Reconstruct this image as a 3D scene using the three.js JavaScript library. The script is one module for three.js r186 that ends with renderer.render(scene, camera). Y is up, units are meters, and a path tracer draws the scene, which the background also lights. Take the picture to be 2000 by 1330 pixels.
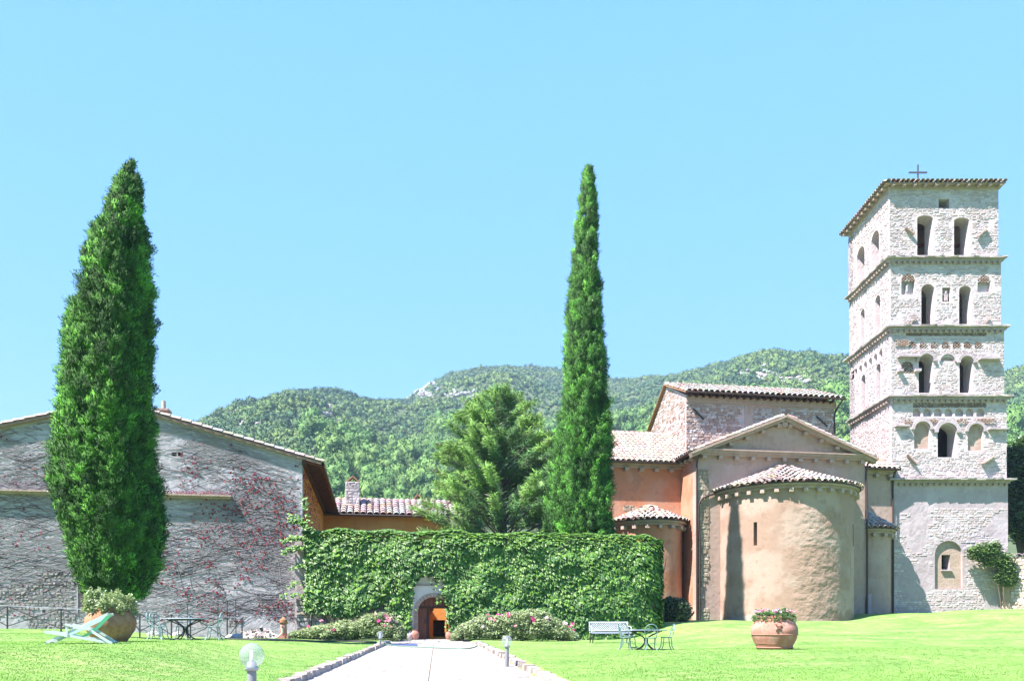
import * as THREE from 'three';
import { mergeGeometries } from 'three/addons/utils/BufferGeometryUtils.js';

// ---------- camera, sky, sun, exposure ----------
const EYE = 1.0, FOC = 1600, PX = 1000, PY = 1228;           // eye height; lens of the photograph in its own pixels
const scene = new THREE.Scene();
const camera = new THREE.PerspectiveCamera(2 * Math.atan(1228 / FOC) * 180 / Math.PI, 2000 / 2456, 0.1, 9000);
camera.position.set(0, EYE, 0);
camera.lookAt(0, EYE, -1);
camera.setViewOffset(2000, 2456, 0, 0, 2000, 1330);           // rising-front lens shift: verticals stay parallel
const renderer = new THREE.WebGLRenderer({ antialias: true });
renderer.toneMapping = THREE.LinearToneMapping;
renderer.toneMappingExposure = 3.8;
renderer.shadowMap.enabled = true;
const SUN = new THREE.Vector3(-0.56, 1, 0.36).normalize();
{
  const W = 256, H = 128, data = new Float32Array(W * H * 4);
  const stops = [[-1, .10, .15, .10], [-.02, .10, .15, .10], [0, .130, .224, .35], [.12, .108, .212, .365], [.3, .084, .194, .375], [.6, .070, .180, .38], [.75, .056, .14, .37], [1, .04, .105, .34]];
  for (let j = 0; j < H; j++) {
    const s = Math.sin(((j + .5) / H - .5) * Math.PI);
    let k = 0; while (k < stops.length - 2 && s > stops[k + 1][0]) k++;
    const a = stops[k], b = stops[k + 1], t = Math.min(1, Math.max(0, (s - a[0]) / (b[0] - a[0])));
    for (let i = 0; i < W; i++) { const o = (j * W + i) * 4; for (let c = 0; c < 3; c++) data[o + c] = a[c + 1] + (b[c + 1] - a[c + 1]) * t; data[o + 3] = 1; }
  }
  const sky = new THREE.DataTexture(data, W, H, THREE.RGBAFormat, THREE.FloatType);
  sky.mapping = THREE.EquirectangularReflectionMapping; sky.magFilter = THREE.LinearFilter; sky.needsUpdate = true;
  scene.background = sky; scene.environment = sky;
}
const sun = new THREE.DirectionalLight(new THREE.Color().setRGB(1, .91, .86), 5);
sun.name = 'sun';
sun.position.copy(SUN).multiplyScalar(150); sun.castShadow = true;
Object.assign(sun.shadow.camera, { left: -90, right: 90, top: 90, bottom: -90, near: 1, far: 400 });
sun.shadow.mapSize.set(4096, 4096);
scene.add(sun); scene.add(sun.target);
scene.fog = new THREE.FogExp2(new THREE.Color().setRGB(.46, .68, .90), 0.0002);

// ---------- helpers ----------
const V = (x, y, z) => new THREE.Vector3(x, y, z);
function RNG(s) { return () => { s = (s + 0x6d2b79f5) | 0; let t = Math.imul(s ^ (s >>> 15), 1 | s); t = (t + Math.imul(t ^ (t >>> 7), 61 | t)) ^ t; return ((t ^ (t >>> 14)) >>> 0) / 4294967296; }; }
const lerp = (a, b, t) => a + (b - a) * t, clamp = (x, a, b) => Math.min(b, Math.max(a, x));
const sstep = (x, a, b) => { const t = clamp((x - a) / (b - a), 0, 1); return t * t * (3 - 2 * t); };
function table(pts, x) { if (x <= pts[0][0]) return pts[0].slice(1); for (let i = 1; i < pts.length; i++) if (x <= pts[i][0]) { const a = pts[i - 1], b = pts[i], t = (x - a[0]) / (b[0] - a[0]); return a.slice(1).map((v, k) => lerp(v, b[k + 1], t)); } return pts[pts.length - 1].slice(1); }
const hash = (x, y, s) => { let h = Math.imul(x, 374761393) ^ Math.imul(y, 668265263) ^ Math.imul(s, 2147483647); h = Math.imul(h ^ (h >>> 13), 1274126177); return ((h ^ (h >>> 16)) >>> 0) / 4294967296; };
function vn(x, y, per, s) {                                   // value noise, repeating every per cells (0: never)
  const xi = Math.floor(x), yi = Math.floor(y), fx = x - xi, fy = y - yi, u = fx * fx * (3 - 2 * fx), v = fy * fy * (3 - 2 * fy);
  const w = per ? (k) => ((k % per) + per) % per : (k) => k;
  return lerp(lerp(hash(w(xi), w(yi), s), hash(w(xi + 1), w(yi), s), u), lerp(hash(w(xi), w(yi + 1), s), hash(w(xi + 1), w(yi + 1), s), u), v);
}
function fbm(x, y, per, oct, s) { let a = .5, t = 0, n = 0; for (let i = 0; i < oct; i++) { t += a * vn(x, y, per, s + i); n += a; a *= .5; x *= 2; y *= 2; per *= 2; } return t / n; }
const at = (px, py, d) => V((px - PX) / FOC * d, EYE + (PY - py) / FOC * d, -d);   // a point of the photograph at a depth in metres
class Frame {                                                 // an upright plan frame: x along the front, y up, z towards the viewer
  constructor(px, d, deg) { this.a = deg * Math.PI / 180; this.o = V((px - PX) / FOC * d, 0, -d); this.ax = V(Math.cos(this.a), 0, -Math.sin(this.a)); this.n = V(Math.sin(this.a), 0, Math.cos(this.a)); }
  at(px, py, z = 0) { const r = V((px - PX) / FOC, (PY - py) / FOC, -1), c = V(0, EYE, 0).sub(this.o); const t = (z - c.dot(this.n)) / r.dot(this.n); const p = c.add(r.multiplyScalar(t)); return [p.dot(this.ax), p.y]; }
  world(x, y, z) { return this.o.clone().addScaledVector(this.ax, x).addScaledVector(this.n, z).setY(y); }
  local(v) { const p = v.clone().sub(this.o); return V(p.dot(this.ax), v.y, p.dot(this.n)); }
  group(name) { const g = thing(name); g.position.copy(this.o); g.rotation.y = this.a; return g; }
}
const used = new Map();
function numbered(n) { const k = used.get(n) || 0; used.set(n, k + 1); return k ? n + '_' + String(k).padStart(3, '0') : n; }
function thing(name, label, category, group, pos, turn) {
  const g = new THREE.Group(); g.name = numbered(name); scene.add(g);
  if (pos) g.position.copy(pos); if (turn) g.rotation.y = turn;
  if (label) tag(g, label, category, group); return g;
}
function tag(o, label, category, group, kind) { if (label) o.userData.label = label; if (category) o.userData.category = category; if (group) o.userData.group = group; if (kind) o.userData.kind = kind; return o; }
function shade(o) { o.castShadow = true; o.receiveShadow = true; return o; }
function boxUV(g, keep) {                                      // uv in metres from the dominant direction of each face
  g = g.index ? g.toNonIndexed() : g; if (!keep) g.computeVertexNormals();
  const p = g.attributes.position, n = g.attributes.normal, uv = new Float32Array(p.count * 2);
  for (let i = 0; i < p.count; i++) { const ax = Math.abs(n.getX(i)), ay = Math.abs(n.getY(i)), az = Math.abs(n.getZ(i)); if (ay > ax && ay > az) { uv[2 * i] = p.getX(i); uv[2 * i + 1] = p.getZ(i); } else if (ax > az) { uv[2 * i] = p.getZ(i); uv[2 * i + 1] = p.getY(i); } else { uv[2 * i] = p.getX(i); uv[2 * i + 1] = p.getY(i); } }
  g.setAttribute('uv', new THREE.BufferAttribute(uv, 2)); for (const k of Object.keys(g.attributes)) if (!['position', 'normal', 'uv'].includes(k)) g.deleteAttribute(k);
  return g;
}
const smoothUV = (g) => boxUV(g, true);
const merge = (gs) => { gs = gs.flat(); return gs.length === 1 ? gs[0] : mergeGeometries(gs); };
function mesh(parent, name, mat, ...gs) { const m = shade(new THREE.Mesh(merge(gs), mat)); m.name = parent === scene ? numbered(name) : name; parent.add(m); return m; }
const box = (w, h, d, x, y, z, ry = 0, rz = 0, rx = 0) => { const g = new THREE.BoxGeometry(w, h, d); const u = boxUV(g); if (rx) u.rotateX(rx); if (rz) u.rotateZ(rz); if (ry) u.rotateY(ry); return u.translate(x, y, z); };
const span = (x0, x1, y0, y1, z0, z1) => box(Math.abs(x1 - x0), Math.abs(y1 - y0), Math.abs(z1 - z0), (x0 + x1) / 2, (y0 + y1) / 2, (z0 + z1) / 2);
function bar(a, b, w, h) {                                    // straight bar of section w x h between two points
  const d = b.clone().sub(a), g = boxUV(new THREE.BoxGeometry(w, h || w, d.length()));
  const m = new THREE.Matrix4().lookAt(b, a, Math.abs(d.y) > .95 * d.length() ? V(1, 0, 0) : V(0, 1, 0)); g.applyMatrix4(m);
  return g.translate((a.x + b.x) / 2, (a.y + b.y) / 2, (a.z + b.z) / 2);
}
function tube(pts, r, seg = 12, rad = 6) { const c = new THREE.CatmullRomCurve3(pts); return smoothUV(new THREE.TubeGeometry(c, seg, r, rad, false)); }
const lathe = (pts, seg = 32) => smoothUV(new THREE.LatheGeometry(pts.map((p) => new THREE.Vector2(p[0], p[1])), seg));
function taper(a, b, ra, rb, seg = 7) { const d = b.clone().sub(a), g = new THREE.CylinderGeometry(rb, ra, d.length(), seg, 1); g.applyQuaternion(new THREE.Quaternion().setFromUnitVectors(V(0, 1, 0), d.clone().normalize())); return smoothUV(g.translate((a.x + b.x) / 2, (a.y + b.y) / 2, (a.z + b.z) / 2)); }
const rectPath = (x0, x1, y0, y1) => [[x0, y0], [x1, y0], [x1, y1], [x0, y1]];
function archPath(x0, x1, y0, yt, rise) { const r = (x1 - x0) / 2, k = rise ?? r, p = [[x0, y0], [x1, y0]]; for (let i = 0; i <= 10; i++) { const a = Math.PI * i / 10; p.push([(x0 + x1) / 2 + r * Math.cos(a), yt - k + k * Math.sin(a)]); } return p; }
const inPoly = (pts, x, y) => { let c = false; for (let i = 0, j = pts.length - 1; i < pts.length; j = i++) if ((pts[i][1] > y) !== (pts[j][1] > y) && x < (pts[j][0] - pts[i][0]) * (y - pts[i][1]) / (pts[j][1] - pts[i][1]) + pts[i][0]) c = !c; return c; };
function wall(pts, holes, T, z = 0) {                         // upright slab with openings; its front lies at z
  const s = new THREE.Shape(pts.map((p) => new THREE.Vector2(p[0], p[1])));
  for (const h of holes) s.holes.push(new THREE.Path(h.map((p) => new THREE.Vector2(p[0], p[1]))));
  return boxUV(new THREE.ExtrudeGeometry(s, { depth: T, bevelEnabled: false }).translate(0, 0, z - T));
}
function quads(list) {                                        // each entry: four corners, counter-clockwise from outside
  const p = []; for (const q of list) for (const i of q.length === 3 ? [0, 1, 2] : [0, 1, 2, 0, 2, 3]) p.push(q[i].x, q[i].y, q[i].z);
  const g = new THREE.BufferGeometry(); g.setAttribute('position', new THREE.Float32BufferAttribute(p, 3)); return boxUV(g);
}
function slab(list, t) { const d = V(0, -t, 0); const q = [list, [...list].reverse().map((v) => v.clone().add(d))]; for (let i = 0; i < list.length; i++) { const a = list[i], b = list[(i + 1) % list.length]; q.push([a, a.clone().add(d), b.clone().add(d), b]); } return quads(q); }
function tint(g, c) { const n = g.attributes.position.count, a = new Float32Array(n * 3); for (let i = 0; i < n; i++) a.set(c, 3 * i); g.setAttribute('color', new THREE.BufferAttribute(a, 3)); return g; }
class Pieces {                                                // alike pieces of one thing: the 300 that show largest are meshes, the rest one mesh
  constructor(mat, variants) { Object.assign(this, { mat, variants, list: [] }); }
  add(v, m, w, parent) { this.list.push({ v, m, w, parent }); }
  done(parent, name, restName, max = 300) {
    this.list.sort((a, b) => b.w - a.w);
    const rest = [];
    this.list.forEach((e, i) => {
      const g = this.variants[e.v];
      if (i < max) { const o = shade(new THREE.Mesh(g, this.mat)); o.name = name; o.applyMatrix4(e.m); (e.parent || parent).add(o); } else rest.push(e);
    });
    if (rest.length) {
      let n = 0; for (const e of rest) n += this.variants[e.v].attributes.position.count;
      const P = new Float32Array(n * 3), N = new Float32Array(n * 3), U = new Float32Array(n * 2), C = new Float32Array(n * 3), v = V(0, 0, 0), nm = new THREE.Matrix3(); let o = 0;
      for (const e of rest) { const a = this.variants[e.v].attributes; nm.getNormalMatrix(e.m);
        for (let i = 0; i < a.position.count; i++, o++) { v.fromBufferAttribute(a.position, i).applyMatrix4(e.m).toArray(P, o * 3); v.fromBufferAttribute(a.normal, i).applyMatrix3(nm).normalize().toArray(N, o * 3); U[2 * o] = a.uv.getX(i); U[2 * o + 1] = a.uv.getY(i); if (a.color) C.set([a.color.getX(i), a.color.getY(i), a.color.getZ(i)], 3 * o); } }
      const g = new THREE.BufferGeometry(); g.setAttribute('position', new THREE.BufferAttribute(P, 3)); g.setAttribute('normal', new THREE.BufferAttribute(N, 3)); g.setAttribute('uv', new THREE.BufferAttribute(U, 2)); g.setAttribute('color', new THREE.BufferAttribute(C, 3));
      const m = shade(new THREE.Mesh(g, this.mat)); m.name = restName; m.userData.kind = 'stuff'; parent.add(m);
    }
  }
}
const basis = (x, y, z, p) => new THREE.Matrix4().makeBasis(x, y, z).setPosition(p);
function instanced(parent, name, geo, mat, list, kind) {       // list: [Matrix4, Color?]
  const m = new THREE.InstancedMesh(geo, mat, list.length); shade(m); m.name = parent === scene ? numbered(name) : name;
  list.forEach((e, i) => { m.setMatrixAt(i, e[0]); if (e[1]) m.setColorAt(i, e[1]); });
  if (kind) m.userData.kind = kind; parent.add(m); return m;
}
function TRS(p, q, s) { return new THREE.Matrix4().compose(p, q, typeof s === 'number' ? V(s, s, s) : s); }
const rgb = (r, g, b) => new THREE.Color().setRGB(r, g, b);

// ---------- materials ----------
const toS = (v) => v <= .0031308 ? v * 12.92 : 1.055 * Math.pow(v, 1 / 2.4) - .055;
function tex(n, fn, rep, color = true) {
  const d = new Uint8Array(n * n * 4);
  for (let j = 0; j < n; j++) for (let i = 0; i < n; i++) { const c = fn(i / n, j / n), o = (j * n + i) * 4; for (let k = 0; k < 3; k++) d[o + k] = 255 * clamp(color ? toS(clamp(c[k], 0, 1)) : c[k] ?? c, 0, 1); if (!color) { d[o] = d[o + 1] = d[o + 2] = 255 * clamp(c, 0, 1); } d[o + 3] = 255; }
  const t = new THREE.DataTexture(d, n, n); t.wrapS = t.wrapT = THREE.RepeatWrapping; t.magFilter = THREE.LinearFilter; t.repeat.set(rep, rep); if (color) t.colorSpace = THREE.SRGBColorSpace; t.needsUpdate = true; return t;
}
const mixc = (a, b, t) => [lerp(a[0], b[0], t), lerp(a[1], b[1], t), lerp(a[2], b[2], t)];
const std = (o) => new THREE.MeshStandardMaterial({ roughness: .9, metalness: 0, ...o });
function plasterMat(base, pale, dark, seed, bump = .02, rep = 1 / 7, grain = .1) {
  const map = tex(512, (u, v) => { const a = fbm(u * 5, v * 5, 5, 6, seed), b = fbm(u * 14, v * 14, 14, 5, seed + 20), w = fbm(u * 40, v * 9, 40, 3, seed + 40); let c = mixc(base, pale, sstep(a, .46, .68) * .75); c = mixc(c, dark, sstep(b, .52, .74) * .6); c = mixc(c, dark, sstep(w, .62, .85) * .35); const g = 1 + grain * (hash(u * 512 | 0, v * 512 | 0, seed) - .5) + .25 * (b - .5); return c.map((x) => x * g); }, rep);
  const bm = tex(512, (u, v) => .55 * fbm(u * 9, v * 9, 9, 6, seed + 70) + .45 * fbm(u * 40, v * 40, 40, 4, seed + 90), rep, false);
  return std({ map, bumpMap: bm, bumpScale: bump, roughness: .95 });
}
const M = {};
M.orange = plasterMat([.44, .19, .105], [.43, .25, .175], [.29, .135, .085], 3, .03);
M.ochre = plasterMat([.33, .235, .165], [.39, .30, .235], [.22, .155, .11], 11, .045, 1 / 6);
M.ochre2 = plasterMat([.36, .265, .225], [.41, .325, .29], [.26, .18, .145], 17, .03);
M.greyplaster = plasterMat([.35, .30, .325], [.42, .37, .40], [.265, .22, .23], 23, .05);
M.whiteplaster = plasterMat([.60, .58, .58], [.66, .64, .64], [.50, .47, .46], 29, .01);
M.houseplaster = plasterMat([.56, .25, .06], [.58, .29, .09], [.45, .19, .05], 31, .02);
M.mortar = plasterMat([.46, .40, .415], [.53, .47, .49], [.38, .32, .325], 37, .05, 1 / 4);
M.trim = plasterMat([.34, .26, .215], [.39, .31, .265], [.25, .18, .145], 41, .03, 1 / 3);
const grainMap = tex(256, (u, v) => { const g = .72 + .4 * fbm(u * 12, v * 12, 12, 5, 51) + .12 * (hash(u * 256 | 0, v * 256 | 0, 5) - .5); return [g, g, g]; }, .9);
const grainBump = tex(256, (u, v) => fbm(u * 16, v * 16, 16, 5, 57), .9, false);
M.stone = std({ vertexColors: true, map: grainMap, bumpMap: grainBump, bumpScale: .012, roughness: .95 });
M.tile = std({ vertexColors: true, map: grainMap, roughness: .85 });
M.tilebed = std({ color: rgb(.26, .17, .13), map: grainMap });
M.wood = std({ color: rgb(.16, .045, .02), map: grainMap, roughness: .6 });
M.darkwood = std({ color: rgb(.05, .022, .012), map: grainMap, roughness: .8 });
M.iron = std({ color: rgb(.035, .035, .04), roughness: .55, metalness: .3 });
M.gutter = std({ color: rgb(.06, .04, .035), roughness: .5, metalness: .4 });
M.void = std({ color: rgb(.03, .025, .02), roughness: 1 });
M.bark = std({ color: rgb(.13, .10, .075), map: grainMap, roughness: 1 });
M.terracotta = plasterMat([.37, .165, .125], [.42, .235, .195], [.30, .12, .085], 61, .006, 1 / 1.2);
M.terraold = plasterMat([.27, .14, .075], [.33, .205, .125], [.19, .095, .045], 67, .008, 1 / 1.2);
M.glass = new THREE.MeshPhysicalMaterial({ transmission: .86, thickness: 0, roughness: .04, ior: 1.5, color: rgb(.80, .84, .86) });
const leafy = (o, tr = .35) => new THREE.MeshPhysicalMaterial({ color: rgb(1, 1, 1), roughness: .9, transmission: tr, thickness: 0, ior: 1.4, ...o });
M.leaf = leafy({ roughness: .95 });
M.ivy = new THREE.MeshStandardMaterial({ color: rgb(1, 1, 1), roughness: .5 });
M.conifer = std({ color: rgb(1, 1, 1), roughness: .85 });
M.petal = leafy({ vertexColors: false, color: rgb(.75, .12, .38), roughness: .9 }, .25);
M.petal2 = leafy({ color: rgb(.8, .38, .52), roughness: .9 }, .25);
M.petal3 = leafy({ color: rgb(.78, .6, .72), roughness: .9 }, .25);

// irregular faced stone: unit wide and high, depth 1 towards +z, five faces
function stoneGeo(r, c, rough = .12, flat = false) {
  const k = () => .5 - r() * rough, f = [[-k(), -k(), .7 + .6 * r()], [k(), -k(), .7 + .6 * r()], [k(), k(), .7 + .6 * r()], [-k(), k(), .7 + .6 * r()]].map((p) => V(...p)), b = [V(-.5, -.5, 0), V(.5, -.5, 0), V(.5, .5, 0), V(-.5, .5, 0)];
  const m = V((r() - .5) * .4, (r() - .5) * .4, 1 + .3 * r()), q = []; if (flat) { f.forEach((p) => { p.z = .94 + .10 * r(); }); m.z = 1; }
  for (let i = 0; i < 4; i++) { const j = (i + 1) % 4; q.push([f[i], f[j], m], [b[i], b[j], f[j], f[i]]); }
  return tint(quads(q), c);
}
const stoneSet = (seed, cols, rough, flat) => { const r = RNG(seed), a = []; for (const c of cols) for (let i = 0; i < 3; i++) a.push(stoneGeo(r, c, rough, flat)); return a; };
// foliage: faces turned outwards, their normals rounded so that a clump shades like a clump
function puff(g, up = .4, k = .65, cy = 0) { const p = g.attributes.position, n = g.attributes.normal, a = V(0, 0, 0), b = V(0, 0, 0), c = V(0, 0, 0), o = V(0, 0, 0), w = V(0, 0, 0); for (let i = 0; i < p.count; i += 3) { a.fromBufferAttribute(p, i); b.fromBufferAttribute(p, i + 1); c.fromBufferAttribute(p, i + 2); o.copy(a).add(b).add(c).multiplyScalar(1 / 3); o.y -= cy; o.normalize(); o.y += up; o.normalize(); w.copy(b).sub(a).cross(c.clone().sub(a)).normalize(); if (w.dot(o) < 0) { p.setXYZ(i + 1, c.x, c.y, c.z); p.setXYZ(i + 2, b.x, b.y, b.z); w.negate(); } w.multiplyScalar(1 - k).addScaledVector(o, k).normalize(); for (let j = 0; j < 3; j++) n.setXYZ(i + j, w.x, w.y, w.z); } return g; }
// courses of stones over a rectangle; skip(x, y, w, h) leaves stones out; place(x, y) gives the matrix basis
function courses(P, r, x0, x1, y0, y1, hr, wr, prot, skip, basisAt, weight, parent) {
  let y = y0;
  while (y < y1 - .02) {
    const h = Math.min(lerp(hr[0], hr[1], r()), y1 - y); let x = x0 - r() * .2;
    while (x < x1) {
      const w = lerp(wr[0], wr[1], r() * r() + .15 * r()), xa = Math.max(x, x0), xb = Math.min(x + w, x1); x += w;
      if (xb - xa < .06) continue;
      const cx = (xa + xb) / 2, cy = y + h / 2;
      if (skip && (skip(cx, cy) || skip(xa + .03, cy) || skip(xb - .03, cy) || skip(cx, y + .03) || skip(cx, y + h - .03))) continue;
      const m = basisAt(cx, cy).multiply(new THREE.Matrix4().makeRotationZ((r() - .5) * .03)).scale(V((xb - xa) * .97, h * (.86 + .14 * r()), prot * (.4 + r() * .9)));
      P.add(Math.floor(r() * P.variants.length), m, (xb - xa) * h * (weight || 1), parent);
    }
    y += h;
  }
}
// half-round cover tile: x across, y up, z from its upper end (0) to its lower end (1)
function tileGeo(c, r) {
  const n = 5, q = [], pt = (i, z, k) => { const a = Math.PI * i / n, rr = (z ? .5 : .41) * k; return V(-Math.cos(a) * rr, Math.sin(a) * rr * .86 + (z ? .10 : 0), z); };
  for (let i = 0; i < n; i++) { q.push([pt(i, 1, 1), pt(i + 1, 1, 1), pt(i + 1, 0, 1), pt(i, 0, 1)]); q.push([pt(i, 1, .78), pt(i + 1, 1, .78), pt(i + 1, 1, 1), pt(i, 1, 1)]); }
  const cc = c.map((v) => v * (.85 + .3 * r())); return tint(quads(q), cc);
}
const TILE = [[.37, .305, .275], [.42, .37, .345], [.35, .265, .23], [.45, .41, .39], [.30, .23, .20], [.40, .355, .33]];
const tileSet = (seed) => { const r = RNG(seed), a = []; for (const c of TILE) for (let i = 0; i < 2; i++) a.push(tileGeo(c, r)); return a; };
// flat roof field: O eave corner, u along the eave, v up the slope (unit vectors)
function tileField(P, r, O, u, v, W, L, sp, row, inside, weight, parent) {
  const n = u.clone().cross(v).normalize(), nc = Math.round(W / sp), nr = Math.ceil(L / row);
  for (let i = 0; i < nc; i++) for (let j = 0; j < nr; j++) {
    const x = (i + .5) * W / nc, y = Math.min((j + 1) * row, L + .05);
    if (inside && !inside(x, y - row / 2)) continue;
    const p = O.clone().addScaledVector(u, x + (r() - .5) * .03).addScaledVector(v, y + (r() - .5) * .03).addScaledVector(n, .01);
    const s = sp * .98, un = u.clone().addScaledVector(v, (r() - .5) * .06);
    P.add(Math.floor(r() * P.variants.length), basis(un.multiplyScalar(s), n.clone().multiplyScalar(s), v.clone().multiplyScalar(-row * 1.14), p), weight * (1 + r() * .1), parent);
  }
}
// ---------- ground ----------
const GP = [[0, 1228, 35], [-300, 1232, 34], [60, 1236, 26], [215, 1252, 18], [130, 1259, 17], [360, 1250, 27.6], [470, 1247, 33], [560, 1246, 36], [742, 1258, 34], [650, 1252, 37.5], [640, 1250, 40], [0, 1345, 9.6], [300, 1340, 9.6], [520, 1352, 9], [-500, 1340, 9], [640, 1290, 16], [680, 1275, 24],
  [990, 1285, 24], [1090, 1320, 13], [1262, 1270, 30], [1200, 1255, 33], [1150, 1250, 41.5], [1050, 1252, 40], [1315, 1215, 46.5], [1530, 1213, 48], [1380, 1211, 50.5], [1750, 1199, 55], [1960, 1191, 56], [2200, 1188, 54], [1513, 1268, 22], [1560, 1240, 34], [1800, 1232, 38], [2000, 1340, 11.5], [1500, 1342, 11], [2000, 1268, 24], [2600, 1320, 14], [1250, 1335, 11]]
  .map(([px, py, d]) => { const p = at(px, py, d); return [p.x, d, p.y]; });
for (const [x, d, y] of [[-60, 60, 3], [0, 70, 3], [60, 80, 4], [-100, 30, 1.2], [100, 40, 2], [-20, 0, 0], [20, 0, 0], [0, -30, -.5], [0, 3, 0], [-150, 160, 5], [150, 160, 5], [0, 170, 5], [-27, 50, 1.2], [-12, 62, 1.4]]) GP.push([x, d, y]);
const PATH_L = (d) => -3.97 - .069 * (d - 15.7), PATH_R = (d) => .59 - .112 * (d - 15.7), PATH_END = 37.2;
const pathY = (d) => Math.max(-.05, .0176 * (d - 16));
function lawnY(x, d) { let s = 0, t = 0; for (const g of GP) { const r = (x - g[0]) ** 2 + .7 * (d - g[1]) ** 2, w = 1 / ((r + 2.5) * (r + 2.5)); s += w; t += w * g[2]; } return t / s; }
const inPath = (x, d) => d < PATH_END + 6 && x > PATH_L(d) && x < PATH_R(d);
function groundY(x, d) {
  const l = lawnY(x, d); if (d > 46 || d < -5) return l;
  const e = Math.max(PATH_L(d) - x, x - PATH_R(d)), p = pathY(d) - .02;
  if (e <= .1) return p;
  return lerp(Math.max(p + .10, Math.min(l, p + .17)), l, sstep(e, .3, 3.2));
}
const onGround = (px, d) => { const x = (px - PX) / FOC * d; return V(x, groundY(x, d), -d); };
{
  const xs = [], ds = [];
  for (let x = -4000; x < -60; x += x < -300 ? 400 : 20) xs.push(x); for (let x = -60; x <= 60; x += (x > -14 && x < 12) ? .24 : .6) xs.push(x); for (let x = 80; x <= 4000; x += x < 300 ? 20 : 400) xs.push(x);
  for (let d = -60; d < 8; d += 4) ds.push(d); for (let d = 8; d < 62; d += .4) ds.push(d); for (let d = 62; d <= 4200; d += d < 200 ? 8 : 400) ds.push(d);
  const P = [], U = [], I = []; for (const d of ds) for (const x of xs) { P.push(x, d > 62 || Math.abs(x) > 60 ? lawnY(clamp(x, -200, 200), Math.min(d, 200)) : groundY(x, d), -d); U.push(x, d); }
  const w = xs.length; for (let j = 0; j < ds.length - 1; j++) for (let i = 0; i < w - 1; i++) { const a = j * w + i; I.push(a, a + 1, a + w, a + 1, a + w + 1, a + w); }
  const g = new THREE.BufferGeometry(); g.setAttribute('position', new THREE.Float32BufferAttribute(P, 3)); g.setAttribute('uv', new THREE.Float32BufferAttribute(U, 2)); g.setIndex(I); g.computeVertexNormals();
  const map = tex(1024, (u, v) => { const a = fbm(u * 6, v * 6, 6, 5, 101), b = fbm(u * 50, v * 50, 50, 4, 107), c = hash(u * 1024 | 0, v * 1024 | 0, 9), s = fbm(u * 3, v * 20, 20, 3, 113); let k = mixc([.105, .232, .036], [.165, .29, .06], sstep(a, .35, .65)); k = mixc(k, [.255, .30, .115], sstep(b, .58, .8) * .5 + sstep(s, .55, .8) * .6); const m = .60 + .56 * b + .34 * (c - .5); return k.map((x) => x * m); }, 1 / 9);
  M.lawn = std({ map, bumpMap: tex(512, (u, v) => .5 * fbm(u * 60, v * 60, 60, 3, 127) + .5 * hash(u * 512 | 0, v * 512 | 0, 3), 1 / 3, false), bumpScale: .006, roughness: 1 });
  tag(mesh(scene, 'lawn', M.lawn, g), 'mown bright green lawn rising to the church on the right', null, null, 'structure');
}
{ // gravel path, its dark central joint a real gap between two beds
  const map = tex(1024, (u, v) => { const a = fbm(u * 5, v * 5, 5, 5, 131), b = fbm(u * 30, v * 30, 30, 4, 137), c = hash(u * 1024 | 0, v * 1024 | 0, 4); let k = mixc([.25, .235, .215], [.32, .305, .285], a); k = mixc(k, [.15, .115, .09], sstep(b, .58, .74) * .75); k = mixc(k, [.10, .075, .055], sstep(fbm(u * 64, v * 64, 64, 2, 141), .70, .80) * .8); return k.map((x) => x * (.9 + .2 * c)); }, 1 / 5);
  M.gravel = std({ map, bumpMap: tex(512, (u, v) => .6 * fbm(u * 30, v * 30, 30, 4, 139) + .4 * hash(u * 512 | 0, v * 512 | 0, 6), 1 / 3, false), bumpScale: .008, roughness: 1 });
  const mid = (d) => -1.6 - .0905 * (d - 15.7), strip = (L, R, d0, d1) => { const P = [], U = [], I = [], n = 60, w = 7; for (let j = 0; j <= n; j++) { const d = lerp(d0, d1, j / n); for (let i = 0; i < w; i++) { const x = lerp(L(d), R(d), i / (w - 1)); P.push(x, pathY(d) + .02, -d); U.push(x, d); } } for (let j = 0; j < n; j++) for (let i = 0; i < w - 1; i++) { const a = j * w + i; I.push(a, a + 1, a + w, a + 1, a + w + 1, a + w); } const g = new THREE.BufferGeometry(); g.setAttribute('position', new THREE.Float32BufferAttribute(P, 3)); g.setAttribute('uv', new THREE.Float32BufferAttribute(U, 2)); g.setIndex(I); g.computeVertexNormals(); return g; };
  const pg = thing('gravel_path', 'pale gravel path leading straight to the arched gate', null, null); pg.userData.kind = 'structure';
  mesh(pg, 'gravel_bed', M.gravel, strip((d) => PATH_L(d) - .02, (d) => mid(d) - .011, -20, 34.5));
  mesh(pg, 'gravel_bed', M.gravel, strip((d) => mid(d) + .011, (d) => PATH_R(d) + .02, -20, 34.5));
  mesh(pg, 'joint', std({ color: rgb(.13, .10, .075), roughness: 1 }), strip((d) => mid(d) - .05, (d) => mid(d) + .05, -20, 34.5).translate(0, -.012, 0));
  // flagstones before the gate
  const r = RNG(77), fl = thing('stone_paving', 'large pale flagstones laid between the gravel path and the arched gate', null, null); fl.userData.kind = 'structure';
  const cols = [[.34, .325, .305], [.38, .365, .35], [.30, .285, .26]], P = new Pieces(M.stone, stoneSet(78, cols, .03, true));
  for (let d = 34.55; d < 41; d += 1.05) { let x = PATH_L(Math.min(d, 37)) - .25; const R = d > 37.5 ? -2.3 : PATH_R(d) + .1; while (x < R) { const w = 1 + r() * .7; const m = basis(V(w * .975, 0, 0), V(0, 0, -1.02), V(0, .05, 0), V(x + w / 2, pathY(d) - .01, -d - .5)); P.add(Math.floor(r() * 9), m, 1); x += w; } }
  P.done(fl, 'flagstone', 'flagstones');
}
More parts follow.
